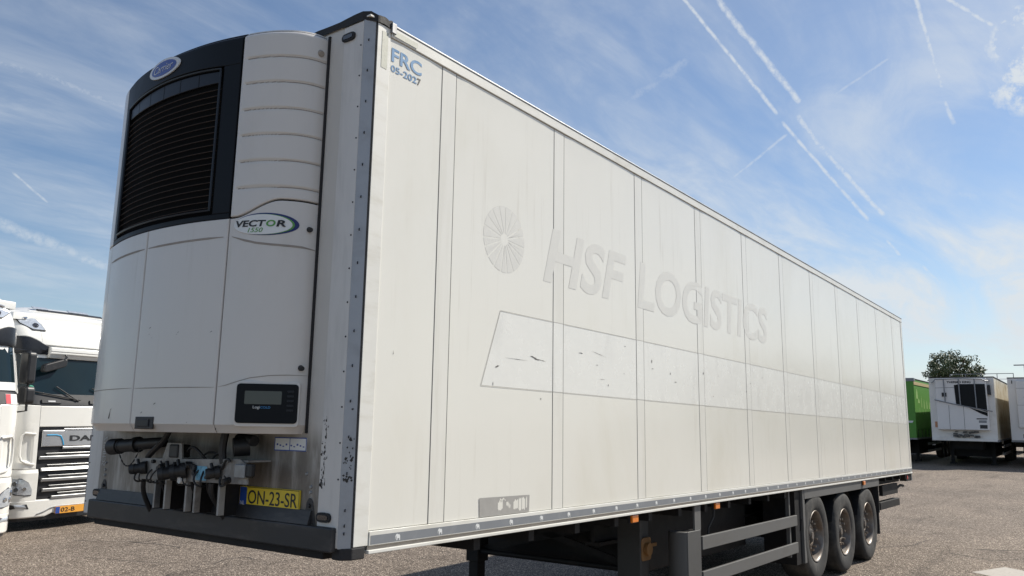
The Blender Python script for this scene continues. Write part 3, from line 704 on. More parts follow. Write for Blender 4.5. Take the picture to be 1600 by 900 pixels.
# display on the near corner
c0, c1 = Vector((-.316, .552, 0)), Vector((-.104, .337, 0)); ch = (c1-c0).normalized(); cn = Vector((ch.y, -ch.x, 0)); LCH = (c1-c0).length
if cn.x > 0: cn = -cn
def DP(a, b, c): p = c0+ch*a+cn*c; return (p.x, p.y, b)
def rrect(a0, a1, b0, b1, r, n=4):
    pts = []
    for cx_, cy_, s in ((a1-r, b1-r, 0), (a0+r, b1-r, 90), (a0+r, b0+r, 180), (a1-r, b0+r, 270)):
        pts += [(cx_+r*math.cos(rad(s+90*k/n)), cy_+r*math.sin(rad(s+90*k/n))) for k in range(n+1)]
    return pts
MB().prism(rrect(-.012, LCH+.010, 1.764, 1.994, .02), DP, -.05, .034).build('display_frame', UNITW, UN, bevel=.004)
MB().prism(rrect(-.004, LCH+.002, 1.782, 1.982, .018), DP, .0, .042).build('display', NAVY if False else UNITB, UN, bevel=.003)
MB().prism(rrect(.038, .222, 1.878, 1.945, .004), DP, .03, .0435).build('display_screen', LCD, UN)
text('display_lettering', 'Logi', PAPER, UN, lambda a, b, c: DP(.082+a, 1.852+b, .0424+c), .034, .018, off=.0, depth=.0006)
text('display_lettering', 'COLD', BLUE, UN, lambda a, b, c: DP(.119+a, 1.856+b, .0424+c), .050, .012, off=.02, depth=.0006)
for k in range(5): MB().prism(rrect(.248, .282, 1.940-.024*k, 1.950-.024*k, .004), DP, .03, .045).build('display_button', SLATE, UN)

# ------------------------------------------------------------------ below the unit: coupling bracket, hoses, plate, bumper
PLY0, PLZ0 = .835, 1.338
plb = MB().box(FX-.012, FX-.001, .335, .84, 1.334, 1.446).build('licence_plate', PLATEY, T, bevel=.002)
MB().add([(FX-.0125, .836, 1.338), (FX-.0125, .775, 1.338), (FX-.0125, .775, 1.442), (FX-.0125, .836, 1.442)], [(0, 1, 2, 3)]).build('plate_band', EUBLUE, plb)
text('plate_lettering', 'NL', PAPER, plb, FRONT(.826, 1.346, FX-.0128), .036, .022, off=.0, depth=.0005)
text('plate_lettering', 'ON-23-SR', INK, plb, FRONT(.762, 1.356, FX-.0128), .412, .072, off=.006, depth=.0006)
mt = MB()
for a, b, c_, d in ((.772, .338, 1.3385, 1.3415), (.772, .338, 1.4405, 1.4435), (.340, .337, 1.34, 1.442)):
    mt.add([(FX-.0127, a, c_), (FX-.0127, b, c_), (FX-.0127, b, d), (FX-.0127, a, d)], [(0, 1, 2, 3)])
mt.build('plate_border', INK, plb)
lab = MB().box(FX-.003, FX-.0005, .315, .575, 1.642, 1.712).build('instruction_label', PAPER, T)
fm = MB()
for y0, y1, z0, z1 in ((.315, .575, 1.707, 1.712), (.315, .575, 1.642, 1.647), (.315, .319, 1.642, 1.712), (.571, .575, 1.642, 1.712), (.447, .451, 1.642, 1.712)): fm.box(FX-.0040, FX-.003, y0, y1, z0, z1)
fm.build('label_border', EUBLUE, lab)
fm = MB()
for k in range(9): y = .33+.025*k+(.015 if k > 4 else 0); fm.box(FX-.0038, FX-.003, y, y+.013, 1.662+.004*(k % 3), 1.668+.006*(k % 3))
fm.build('label_marks', LOGOB, lab)['kind'] = 'stuff'
# bumper
BX = -.085
bp = box('front_bumper', BX, .03, .055, WD-.15, 1.165, 1.282, BUMP, T, .008)
box('bumper_skirt', BX+.03, .05, .14, WD-.2, 1.125, 1.164, DARK, T, .004)
MB().prism([(BX+.004, 1.284), (FX, 1.284), (FX, 1.352), (FX-.012, 1.352)], lambda a, b, h: (a, h, b), .24, WD-.24).build('bumper_shelf', BUMP, T)
for y, sg in ((.262, 1), (WD-.275, -1)):
    MB().prism([(-.05, 1.285), (-.035, 1.345), (-.022, 1.395), (-.008, 1.412), (.010, 1.412), (.024, 1.39), (.034, 1.33), (.045, 1.285)], lambda a, b, h: (h, y+a*1.0, b), BX+.03, FX-.002).build('gusset', BUMP, T, bevel=.006)
    MB().cyl((BX+.031, y+.0, 1.375), (BX+.020, y, 1.375), .011, n=6).build('bolt', INK, T)
for y, z in ((.262, 1.44), (.262, 1.467), (WD-.27, 1.44), (WD-.27, 1.475), (WD-.272, 1.52), (.30, 1.53)):
    MB().cyl((FX, y, z), (FX-.008, y, z), .010, .007, 10).build('bolt', STEEL, T)
# bracket with couplings
br = MB().prism([(1.70, 1.452), (1.70, 1.572), (1.40, 1.578), (1.36, 1.668), (1.215, 1.668), (1.20, 1.580), (.66, 1.596), (.60, 1.57), (.585, 1.468), (.95, 1.462)], lambda a, b, h: (h, a, b), -.205, -.192).build('coupling_bracket', WHITEB, T, bevel=.002)
MB().prism([(1.70, 1.560), (1.70, 1.570), (.60, 1.590), (.60, 1.58)], lambda a, b, h: (h, a, b), -.192, FX).build('bracket_top', WHITEB, br)
for y in (1.46, 1.35, 1.14, 1.055, .83):
    box('bracket_leg', -.20, -.165, y-.008, y+.008, 1.296, 1.458, STEEL if y > 1.4 or y < .7 else WHITEB, br)
    box('bracket_leg', -.19, FX, y+.012, y+.026, 1.29, 1.456, DARK, br)
def coupling(y, z, r, l, ang=0., mat=HOSE):
    m = MB(); a = Vector((-math.cos(ang), math.sin(ang), -.15)).normalized(); p = Vector((-.205, y, z))
    m.cyl(p, p+a*l*.35, r*1.25, r*1.2, 14).cyl(p+a*l*.35, p+a*l*.7, r*.9, r*.95, 14).cyl(p+a*l*.7, p+a*l, r*1.05, r*.9, 14)
    m.cyl(p+a*l*.5+Vector((0, 0, r*.6)), p+a*l*.5+Vector((0, .02, r*1.7)), r*.3, n=8); return m.build('coupling', mat, br, smooth=True)
coupling(1.55, 1.522, .030, .10, .9); coupling(1.36, 1.535, .018, .04); coupling(1.235, 1.508, .038, .10, .7); coupling(1.135, 1.522, .036, .09, .8); coupling(.83, 1.522, .030, .07, .5); coupling(.735, 1.485, .014, .04)
coupling(1.165, 1.470, .020, .03, 0., PAPER)
for y, z in ((1.22, 1.545), (1.10, 1.55)): MB().cyl((-.205, y, z), (-.235, y+.01, z), .02, n=10).build('coupling_cap', HOSE, br, smooth=True)
box('valve_block', -.235, -.206, .575, .66, 1.50, 1.572, STEEL, br, .006); box('valve_block', -.225, -.19, .535, .59, 1.505, 1.575, HOSE, br, .01)
box('bracket_label', -.2075, -.2055, .945, 1.045, 1.472, 1.548, CYAN, br)
box('junction_box', -.215, -.13, 1.235, 1.325, 1.585, 1.66, HOSE, br, .008)
# hoses
hs = lambda pts, r=.012: MB().tube([Vector(p) for p in pts], r*.8, 8).build('hose', HOSE, T, smooth=True)
def bez(p, n=14):
    p = [Vector(q) for q in p]; out = []
    for i in range(n+1):
        t = i/n; q = list(p)
        while len(q) > 1: q = [q[k].lerp(q[k+1], t) for k in range(len(q)-1)]
        out.append(q[0])
    return out
hs(bez([(-.2, 1.36, 1.76), (-.2, 1.36, 1.68), (-.2, 1.48, 1.65), (-.18, 1.60, 1.58)]), .021)
hs(bez([(-.20, .80, 1.76), (-.20, .83, 1.68), (-.20, .835, 1.62), (-.19, .82, 1.57)]), .026)
hs(bez([(-.20, .90, 1.46), (-.20, .91, 1.38), (-.12, .93, 1.34), (-.07, .95, 1.26)]), .020)
hs(bez([(-.19, 1.60, 1.46), (-.19, 1.62, 1.38), (-.13, 1.68, 1.34), (-.07, 1.70, 1.25)]), .018)
hs(bez([(-.17, 1.20, 1.62), (-.2, 1.12, 1.68), (-.2, 1.05, 1.63), (-.15, 1.03, 1.57)]), .010)
hs(bez([(-.12, 1.12, 1.60), (-.13, 1.06, 1.63), (-.13, .98, 1.63), (-.12, .94, 1.59)]), .007)
hs(bez([(-.15, .99, 1.58), (-.15, .95, 1.64), (-.15, .88, 1.62), (-.15, .86, 1.58)]), .007)
hs(bez([(-.21, .80, 1.54), (-.23, .74, 1.62), (-.22, .72, 1.58)]), .009)
hs(bez([(-.21, .81, 1.50), (-.23, .80, 1.42), (-.23, .74, 1.46), (-.21, .73, 1.48)]), .008)
for a, b in ((1.12, 1.46), (.97, 1.46), (1.43, 1.46)):
    hs(bez([(-.18, a, b), (-.17, a+.02, 1.40), (-.12, a-.01, 1.34), (-.07, a, 1.27)]), .010)
MB().cyl((-.11, .72, 1.665), (-.18, .76, 1.655), .055, .05, 16).cyl((-.12, .66, 1.69), (-.12, .80, 1.70), .03, n=12).build('drain_pump', HOSE, T, smooth=True)
for k in range(9):
    y = rnd.uniform(.9, 1.65); hs(bez([(-.205, y, 1.50+rnd.uniform(0, .03)), (-.26, y+rnd.uniform(-.06, .06), 1.46), (-.24, y+rnd.uniform(-.1, .1), 1.40), (-.15, y+rnd.uniform(-.08, .08), 1.44), (-.10, y, 1.50)]), rnd.uniform(.005, .009))
for k in range(8):
    y = rnd.uniform(.8, 1.68); z = rnd.uniform(1.475, 1.56); MB().cyl((-.205, y, z), (-.225, y, z), rnd.uniform(.008, .016), n=8).build('bolt', INK, br)
# spare gladhand tube with a chain
a, b = Vector((-.20, 1.965, 1.632)), Vector((-.14, 1.45, 1.672)); d = (b-a)
m = MB(); m.cyl(a-d*.04, a+d*.12, .050, .048, 18).cyl(a+d*.12, a+d*.16, .042, n=18).cyl(a+d*.16, a+d*.40, .040, .040, 18).cyl(a+d*.40, a+d*.46, .048, n=18).cyl(a+d*.46, a+d*.9, .036, .030, 18)
m.build('coupling_tube', HOSE, T, smooth=True)
box('tube_bracket', -.16, FX, 1.62, 1.66, 1.64, 1.665, STEEL, T)
pts = [Vector((-.20, lerp(1.90, 1.66, t), 1.60-.30*t*(1-t)*1.25+.03*t)) for t in [k/18 for k in range(19)]]
m = MB()
for i in range(18): m.cyl(pts[i], pts[i+1], .0045 if i % 2 else .0025, n=6)
m.build('chain', HOSE, T)
text('faded_mark', 'SCHMITZ', pbr('faded_ink', (.45, .45, .45), .6), T, lambda a, b, c: (FX-.0015-c, 2.39-b, 1.50+a), .19, .045, off=.0, depth=.0004)

# ------------------------------------------------------------------ underneath
for y in (.62, 1.83):
    MB().box(.9, 13.2, y, y+.15, 1.115, 1.147).box(.9, 3.45, y+.06, y+.09, 1.06, 1.115).box(3.45, 13.2, y+.06, y+.09, .83, 1.115).box(3.45, 13.2, y, y+.15, .80, .83).build('chassis_beam', DARK, T)
for k in range(22):
    x = 1.0+.56*k; box('cross_member', x, x+.06, .04, WD-.04, 1.07, 1.146, DARK, T)
box('king_pin_plate', .55, 1.6, .6, 2.0, 1.10, 1.146, DARK, T)
# landing legs with their cross bracing
def leg(y):
    zg = gz(3.7, y)
    o = MB().box(3.62, 3.79, y-.075, y+.075, .50, 1.14).build('landing_leg', DARK if y > 1 else LEGC, T, bevel=.006)
    box('inner_leg', 3.645, 3.765, y-.055, y+.055, zg+.05, .52, DARK, o, .004)
    box('foot', 3.58, 3.83, y-.12, y+.12, zg, zg+.05, DARK, o, .01)
    return o
lg = leg(.40); leg(2.18)
box('leg_plate', 3.58, 3.615, .30, .52, .55, 1.14, LEGC, lg, .004); box('leg_plate', 3.50, 3.82, 2.10, 2.36, .98, 1.14, DARK, lg)
MB().prism(rrect(3.60, 3.78, .69, .88, .03), lambda a, b, h: (a, h, b), .295, .322).cyl((3.69, .296, .785), (3.69, .26, .785), .055, n=16).box(3.75, 3.84, .27, .29, .80, .83).build('gear_cover', YELLOW, lg, bevel=.003)
for (y0, z0), (y1, z1) in (((.46, .62), (2.12, 1.02)), ((.46, 1.02), (2.12, .62))):
    m = MB(); dv = Vector((0, y1-y0, z1-z0)).normalized(); nv = Vector((0, -dv.z, dv.y))*.03
    p, q = Vector((3.70, y0, z0)), Vector((3.70, y1, z1)); m.add([p-nv, p+nv, q+nv, q-nv, *(v+Vector((.03, 0, 0)) for v in (p-nv, p+nv, q+nv, q-nv))], [(0, 1, 2, 3), (7, 6, 5, 4), (0, 4, 5, 1), (1, 5, 6, 2), (2, 6, 7, 3), (3, 7, 4, 0)])
    m.build('leg_brace', DARK, T)
MB().cyl((3.67, .46, .60), (3.67, 2.12, .60), .025, n=10).build('leg_shaft', DARK, T)
# pallet box behind the legs
box('underbody_box', 4.06, 6.75, .56, 2.45, .50, 1.10, DARK, T, .02)
MB().cyl((3.93, .10, .30), (3.93, .10, .93), .095, n=28).box(3.90, 4.18, .005, .10, .30, .93).build('tool_locker', pbr('locker_grey', (.07, .07, .069), .6, var=.1, stain=(.05, .048, .045), sscale=3), T, smooth=True, bevel=.004)
box('guard_post', 4.07, 4.20, .012, .03, .93, 1.14, GUARD, T); box('guard_post', 4.215, 4.25, .045, .075, .36, 1.14, GUARD, T)
box('guard_post', 6.80, 6.84, .06, .10, .40, 1.14, GUARD, T)
for z0, z1 in ((.752, .868), (.452, .566)):
    box('side_guard_rail', 4.205, 6.90, 0.0, .032, z0, z1, GUARD, T, .004)
    box('side_guard_rail', 4.205, 6.90, WD-.032, WD, z0, z1, GUARD, T, .004)
# wheels: three axles
AX = [(7.68, .565), (8.99, .505), (10.30, .515)]; RT = .525
tp = [(.36, .30), (.36, .335), (.345, .40), (.335, .455), (.33, .49), (.30, .517), (.24, .525), (.05, .525), (.025, .520), (-.002, .497), (-.012, .470), (-.016, .42), (-.010, .36), (.004, .318), (.014, .302)]
tyre_me = None
def make_wheel():
    t = MB().lathe(tp, 72, (0, 0, 0))
    tyre = t.build('tyre', TYRE, None, smooth=True, auto=60)
    # shoulder grooves and lettering band
    b = MB(); 
    for k in range(60):
        a = 2*math.pi*k/60; ca, sa = math.cos(a), math.sin(a)
        for r0, r1, y in ((.496, .523, .012),):
            w = .006; b.add([(r0*ca-w*sa, y-.014, r0*sa+w*ca), (r0*ca+w*sa, y-.014, r0*sa-w*ca), (r1*ca+w*sa, y+.028, r1*sa-w*ca), (r1*ca-w*sa, y+.028, r1*sa+w*ca)], [(0, 1, 2, 3)])
    tread = b.build('tread_block', BLACKR, None)
    rp = [(.012, .300), (.004, .306), (-.002, .303), (.0, .294), (.012, .286), (.03, .279), (.10, .270), (.135, .262), (.14, .250)]
    rim = MB().lathe(rp, 64, (0, 0, 0))
    # the disc with ten hand holes
    n = 10; y0 = .135
    for k in range(n):
        a = 2*math.pi*k/n
        seg = [(a-.13, a+.13)]
        for lo, hi in seg:
            vs = []; m = 5
            for i in range(m+1):
                t = lerp(lo, hi, i/m)
                for r, y in ((.262, y0), (.235, y0-.012), (.20, y0-.035), (.165, y0-.05)): vs.append((r*math.cos(t), y, r*math.sin(t)))
            rim.add(vs, [(i*4+j, i*4+j+1, i*4+5+j, i*4+4+j) for i in range(m) for j in range(3)])
    rim.lathe([(y0-.035, .205), (y0-.05, .165), (y0-.055, .135), (y0-.05, .125)], 48, (0, 0, 0))
    rimo = rim.build('rim', RIM, None, smooth=True, auto=50)
    hub = MB().lathe([(.16, .135), (.09, .130), (.075, .120), (.07, .09), (.055, .075), (.05, .06), (.05, .001)], 40, (0, 0, 0)).lathe([(.2, .262), (.165, .24), (.165, .10)], 40, (0, 0, 0))
    hubo = hub.build('hub', RIMD, None, smooth=True)
    cap = MB().lathe([(.085, .125), (.066, .121), (.066, .098), (.075, .095)], 32, (0, 0, 0)).lathe([(.06, .045), (.042, .043), (.040, .001)], 24, (0, 0, 0))
    for k in range(10):
        a = 2*math.pi*(k+.5)/10; cap.cyl((.168*math.cos(a), y0-.045, .168*math.sin(a)), (.168*math.cos(a), y0-.095, .168*math.sin(a)), .021, .015, 6)
    capo = cap.build('wheel_nuts', RIM, None, smooth=True)
    capo.name = 'hub_cap'
    return tyre, [tread, rimo, hubo, capo]
tyre0, subs0 = make_wheel(); proto = [o.data for o in subs0]; names = ['tread', 'rim', 'hub', 'hub_cap']
for o in subs0: D.objects.remove(o)
tme = tyre0.data; D.objects.remove(tyre0)
box_i = 0
for i, (x, z) in enumerate(AX):
    for side in (0, 1):
        zz = z if not side else gz(x, WD)+RT
        y = .02 if not side else WD-.02
        mt = Matrix.Translation((x, y, zz)) @ Matrix.Rotation(math.pi*side, 4, 'Z') @ Matrix.Rotation(.37*i, 4, 'Y')
        w = share('wheel', tme, T, mt)
        for nm, me in zip(names, proto):
            o = share(nm, me, w, Matrix.Identity(4))
            if nm == 'tread': o['kind'] = 'stuff'
    MB().cyl((x, .25, z), (x, WD-.25, z), .07, n=16).build('axle', DARK, T)
    MB().cyl((x, .40, z), (x, .48, z), .21, n=28).build('brake_drum', DARK, T)
# mudguard plates, flaps, rear underrun bar
box('side_skirt', 7.22, 11.05, .005, .03, 1.03, 1.145, GUARD, T, .003)
box('mudguard_post', 7.16, 7.24, .01, .06, .30, 1.145, GUARD, T, .003); box('mudguard_panel', 6.95, 7.16, .04, .42, .30, 1.14, DARK, T)
for x, _ in AX:
    m = MB(); n = 14; R_ = .60
    for k in range(n+1):
        t = lerp(rad(15), rad(165), k/n)
        for y in (.03, .44): m.v += [(x+R_*math.cos(t), y, .53+R_*math.sin(t)*.92)]
    m.f = [(2*k, 2*k+2, 2*k+3, 2*k+1) for k in range(n)]; m.build('mudguard', DARK, T)
MB().box(11.03, 11.06, .02, .45, .62, 1.14).box(11.02, 11.045, .03, .43, .30, .62).build('mudflap', BLACKR, T)
MB().box(11.03, 11.06, WD-.45, WD-.02, .30, 1.14).build('mudflap', BLACKR, T)
box('rear_skirt', 11.06, 13.5, .20, WD-.2, 1.0, 1.10, DARK, T)
for y in (.9, 1.7): box('underrun_arm', 12.9, 13.0, y, y+.08, .5, 1.1, DARK, T)
box('lift_bar', 11.7, 12.85, .10, .16, .83, 1.0, DARK, T, .006); box('underrun_bar', 11.5, 12.95, .10, .22, .62, .74, DARK, T, .008)
MB().tube([(12.85, .13, .90), (13.0, .12, .93), (13.12, .11, .95), (13.3, .10, .935)], .022, 8).build('pull_handle', DARK, T, smooth=True)
MB().prism([(13.05, 1.146), (13.18, 1.02), (13.58, 1.02), (13.62, 1.146)], lambda a, b, h: (a, h, b), .012, .12).build('lamp_bracket', DARK, T)
MB().cyl((13.24, .013, 1.085), (13.24, .0, 1.085), .035, n=20).build('side_lamp', REDL, T, bevel=.003)
box('rear_frame_end', 13.56, 13.62, -.002, .012, 1.02, 1.16, STEEL, T)
for x, y in ((2.94, .02), (4.57, .02), (10.02, -.006)):
    o = box('side_marker_lamp', x-.05, x+.05, y-.022, y, 1.085, 1.14, AMBER, T, .006)
    box('lamp_holder', x-.058, x+.058, y, y+.02, 1.08, 1.147, BLACKR, o)
hs([(4.72, .10, 1.12), (4.70, .10, 1.0), (4.62, .12, .9), (4.60, .12, .8)], .012)
MB().cyl((7.3, .75, .72), (8.6, .75, .72), .13, n=20).build('air_tank', DARK, T, smooth=True)

# ------------------------------------------------------------------ tractor units on the far left
def make_truck(name, label, group, loc, rz, extras):
    K = thing(name, label, 'truck', group, Matrix.Translation(loc) @ Matrix.Rotation(rz, 4, 'Z'))
    def yf(z):
        if z < 1.0: return .0
        if z < 2.1: return .02+.03*(z-1.0)
        if z < 3.02: return .055+.26*(z-2.1)/.92
        return .30+.10*(z-3.02)+.62*max(0, (z-3.15)/.75)**2.2
    def plan(x):
        a = abs(x); return .10*(a/1.2)**2 + .34*max(0, (a-.92)/.33)**2.3
    def F(x, z, c):
        e = .004; dx = (plan(x+e)-plan(x-e))/(2*e); dzz = (yf(z+e)-yf(z-e))/(2*e)
        n_ = Vector((dx, -1, dzz)).normalized(); return (x+n_.x*c, yf(z)+plan(x)+n_.y*c, z+n_.z*c)
    # cab shell
    m = MB(); n = 28; zl = [.95, 1.4, 2.1, 2.5, 3.02, 3.3, 3.5, 3.65, 3.75, 3.82]; ring = 0
    for z in zl:
        fr = [F(lerp(-1.23, 1.23, i/n), z, -.035) for i in range(n+1)]; tuck = .04*max(0, (z-3.3)/.5)**2
        pts = [(x*(1-tuck), y, zz) for x, y, zz in fr] + [(1.23*(1-tuck), 2.2, z), (-1.23*(1-tuck), 2.2, z)]; ring = len(pts); m.v += pts
    for j in range(len(zl)-1):
        for i in range(ring): m.f.append((j*ring+i, j*ring+(i+1) % ring, (j+1)*ring+(i+1) % ring, (j+1)*ring+i))
    m.f += [tuple(range(ring)), tuple(range((len(zl)-1)*ring, len(zl)*ring))]
    cab = m.build('cab', TRUCKW, K, smooth=True, auto=45)
    box('chassis', -.45, .45, .6, 5.6, .55, .95, DARK, K); box('engine_cover', -1.15, 1.15, .45, 2.1, .45, .96, DARK, K)
    kw = dict(parent=K)
    # roof cap with marker strip
    m = MB(); 
    patch('roof_cap', lambda a, b, c: (a, b, 3.70+.19*(1-abs(a/1.16)**3.5)*sst(.50, 1.15, b)+c), -1.12, 1.12, .60, 2.15, TRUCKW, K, na=22, nb=12, thick=.12, rnd_edge=.02, auto=60)
    patch('roof_trim', F, -.55, .75, lambda x: 3.785, lambda x: 3.812, TRUCKB, K, na=14, nb=2, thick=.03, off=.02)
    patch('roof_marker', F, -.62, -.36, 3.815, 3.845, LENS, K, na=4, nb=2, thick=.02, off=.035); patch('roof_marker', F, .05, .45, 3.82, 3.845, LENS, K, na=4, nb=2, thick=.02, off=.035)
    patch('roof_panel', F, -.72, .72, lambda x: 3.16, lambda x: 3.78, TRUCKW, K, na=16, nb=14, thick=.03, off=.010, rnd_edge=.012)
    # visor: dark flanks and a pale lip between them
    for s in (-1, 1):
        patch('visor_flank', lambda a, b, c, s=s: F(s*a, b, c), .50, 1.19, lambda a: 2.985, lambda a: 3.10+.16*sst(.5, 1.0, a), VISOR, K, na=14, nb=5, thick=.06, off=.035, rnd_edge=.008)
        patch('cheek_panel', lambda a, b, c, s=s: F(s*a, b, c), .74, 1.20, lambda a: 3.12+.17*sst(.5, 1.0, a), 3.74, TRUCKW, K, na=12, nb=12, thick=.04, off=.012, rnd_edge=.014)
        # upper lamp in the cheek
        lm = lambda a, b, c, s=s: F(s*a, b, c)
        poly = [(1.06, 3.69), (.80, 3.66), (.70, 3.50), (.66, 3.40), (.86, 3.40), (1.02, 3.50)]
        def lampmesh(poly, off, nm, mt, par):
            ca = sum(p[0] for p in poly)/len(poly); cb = sum(p[1] for p in poly)/len(poly); k = len(poly)
            mm = MB(); mm.v = [lm(a, b, off) for a, b in poly] + [lm(ca, cb, off)] + [lm(a, b, off-.05) for a, b in poly]
            mm.f = [(i, (i+1) % k, k) for i in range(k)] + [(i, (i+1) % k, k+1+(i+1) % k, k+1+i) for i in range(k)]
            return mm.build(nm, mt, par)
        fr = lampmesh([((p[0]-.86)*1.09+.86, (p[1]-3.53)*1.09+3.53) for p in poly], .030, 'upper_lamp', TRUCKB, K)
        lampmesh(poly, .036, 'lens', LENS, fr)
        for ca, cb, rr in ((.93, 3.60, .052), (.80, 3.47, .052)):
            p0 = Vector(lm(ca, cb, .030)); p1 = Vector(lm(ca, cb, .048)); MB().cyl(p0, p1, rr, rr*.9, 16).cyl(p1, p1+(p1-p0)*.15, rr*.6, n=14).build('reflector', GLASSD if ca < .9 else REFL, fr, smooth=True)
        # corner panel with air deflector slot
        patch('corner_panel', lm, .80, 1.20, lambda a: 1.03, lambda a: 2.08, TRUCKW, K, na=14, nb=14, thick=.04, off=.012, rnd_edge=.012, dip=lambda a, b: -.045*sst(.86, .90, a)*(1-sst(1.0, 1.16, a))*sst(1.09, 1.16, b)*(1-sst(1.50, 1.66, b)))
        sl_ = MB(); pth = [(.84, 1.60), (1.00, 1.62), (1.03, 1.58), (1.045, 1.45), (1.045, 1.25), (1.02, 1.16), (.96, 1.12), (.83, 1.09)]
        sl_.tube([lm(a, b, .02) for a, b in pth], .020, 8); sl_.build('air_deflector', TRUCKW, K, smooth=True)
        # head lamp pod
        patch('headlamp_surround', lm, .76, 1.235, .50, lambda a: 1.0, TRUCKW, K, na=14, nb=10, thick=.04, off=.015, rnd_edge=.012)
        hp = [(.84, .585), (.84, .68), (.90, .80), (1.00, .87), (1.14, .89), (1.225, .90), (1.215, .78), (1.16, .66), (1.06, .60), (.95, .58)]
        def flatpoly(poly, off, nm, mt, par, dep=.02):
            k = len(poly); ca = sum(p[0] for p in poly)/k; cb = sum(p[1] for p in poly)/k; mm = MB()
            mm.v = [lm(a, b, off) for a, b in poly]+[lm((a+ca)/2, (b+cb)/2, off) for a, b in poly]+[lm(ca, cb, off)]+[lm(a, b, off-dep) for a, b in poly]
            mm.f = [(i, (i+1) % k, k+(i+1) % k, k+i) for i in range(k)]+[(k+i, k+(i+1) % k, 2*k) for i in range(k)]+[(i, (i+1) % k, 2*k+1+(i+1) % k, 2*k+1+i) for i in range(k)]
            return mm.build(nm, mt, par, smooth=True)
        hl = flatpoly(hp, .024, 'headlamp', TRUCKB, K)
        flatpoly([((a-1.0)*.92+.99, (b-.74)*.90+.737) for a, b in hp if a < 1.22], .034, 'lens', LENS, hl)
        for ca, cb, rr in ((1.07, .79, .042), (1.05, .69, .040), (.96, .70, .034)):
            p0 = Vector(lm(ca, cb, .034)); p1 = Vector(lm(ca, cb, .046)); MB().cyl(p0, p1, rr, rr*.85, 16).build('reflector', REFL, hl, smooth=True)
        fg = flatpoly([(.86, .365), (.90, .445), (1.14, .46), (1.09, .37)], .028, 'fog_lamp', TRUCKB, K); flatpoly([(.90, .38), (.93, .43), (1.06, .44), (1.04, .385)], .034, 'lens', LENS, fg)
        # mirrors on the cab's side
        mr = MB().prism(rrect(.0, .26, 0, .50, .06), lambda a, b, h: (s*(1.27+h), (.30 if s > 0 else .46)+a*.9, 2.42+b), 0, .14).build('mirror', TRUCKB, K, bevel=.03)
        MB().prism(rrect(.0, .26, 0, .28, .07), lambda a, b, h: (s*(1.27+h), (.28 if s > 0 else .44)+a*.9, 2.10+b), 0, .15).build('lower_housing', TRUCKB, mr, bevel=.03)
        MB().tube([(s*1.21, .60, 2.95), (s*1.36, .44 if s > 0 else .62, 2.94), (s*1.37, .40 if s > 0 else .58, 2.0), (s*1.21, .60, 1.96)], .02, 8).build('arm', TRUCKB, mr, smooth=True)
        # front wheel and steps
        w = MB().lathe(tp, 48, (0, 0, 0)).build('wheel', TYRE, K, smooth=True); w.matrix_local = Matrix.Translation((s*1.20, 1.42, .525)) @ Matrix.Rotation(-s*math.pi/2, 4, 'Z') @ Matrix.Rotation(math.pi, 4, 'Z') if s < 0 else Matrix.Translation((s*1.20, 1.42, .525)) @ Matrix.Rotation(math.pi/2, 4, 'Z')
        box('step', s*1.2-.04, s*1.2+.04, .5, .9, .35, .6, TRUCKB, K)
        rw = MB().lathe(tp, 40, (0, 0, 0)).build('wheel', TYRE, K, smooth=True); rw.matrix_local = Matrix.Translation((s*1.18, 5.0, .525)) @ Matrix.Rotation(s*math.pi/2, 4, 'Z')
        patch('pillar_trim', lm, 1.105, 1.20, 2.10, 3.0, TRUCKW, K, na=4, nb=8, thick=.03, off=.008)
    patch('visor_lip', F, -.60, .60, lambda x: 2.985, lambda x: 3.085, TRUCKW, K, na=16, nb=6, thick=.10, off=.11, rnd_edge=.02)
    ws = patch('windscreen', F, -1.09, 1.09, 2.285, 2.97, GLASS, K, na=24, nb=10, thick=.03, off=-.004, rnd_edge=.004)
    MB().tube([F(lerp(-1.10, 1.10, i/24), 2.275, .0) for i in range(25)], .012, 6).build('rubber_seal', TRUCKB, ws)
    patch('cowl', F, -1.11, 1.11, lambda x: 2.085+.05*sst(.7, 1.1, abs(x)), 2.278, TRUCKB, K, na=24, nb=5, thick=.04, off=.012, rnd_edge=.008)
    for x in (-.62, .25):
        o = patch('cowl_step', F, x-.16, x+.16, 2.125, 2.175, TRUCKB, K, na=6, nb=2, thick=.03, off=.035); patch('step_plate', F, x-.06, x+.06, 2.14, 2.16, CHROME, K, na=3, nb=1, thick=.01, off=.042)
    for xa, za, xb, zb in ((-.15, 2.17, -.52, 2.41), (-.10, 2.18, -1.0, 2.33), (.6, 2.17, .15, 2.40)):
        MB().tube([F(lerp(xa, xb, t/6), lerp(za, zb, t/6), .035) for t in range(7)], .011, 6).build('wiper', TRUCKB, K)
    # hanging mirror in front of the screen
    MB().prism(rrect(-.25, .17, -.075, .07, .05), lambda a, b, h: (-.55+a, yf(2.85)-.18+h+.0, 2.80+b+a*.32), 0, .12).build('kerb_mirror', TRUCKB, K, bevel=.02)
    MB().tube([F(-.30, 3.0, .02), (-.40, .10, 2.95), (-.45, .10, 2.88)], .018, 6).build('mirror_arm', TRUCKB, K)
    patch('bonnet_panel', F, -.785, .785, 1.735, 2.07, TRUCKW, K, na=18, nb=6, thick=.04, off=.016, rnd_edge=.012)
    gr = patch('grille', F, -.785, .785, .50, 1.722, TRUCKB, K, na=18, nb=12, thick=.05, off=-.01)
    patch('badge_plate', F, -.72, .72, 1.40, 1.655, BADGEP, gr, na=18, nb=4, thick=.03, off=.03, rnd_edge=.012)
    patch('badge_step', F, -.36, .36, 1.655, 1.69, CHROME, gr, na=10, nb=2, thick=.03, off=.03, rnd_edge=.008)
    patch('badge_step', F, -.36, .36, 1.345, 1.375, CHROME, gr, na=10, nb=2, thick=.03, off=.03, rnd_edge=.008)
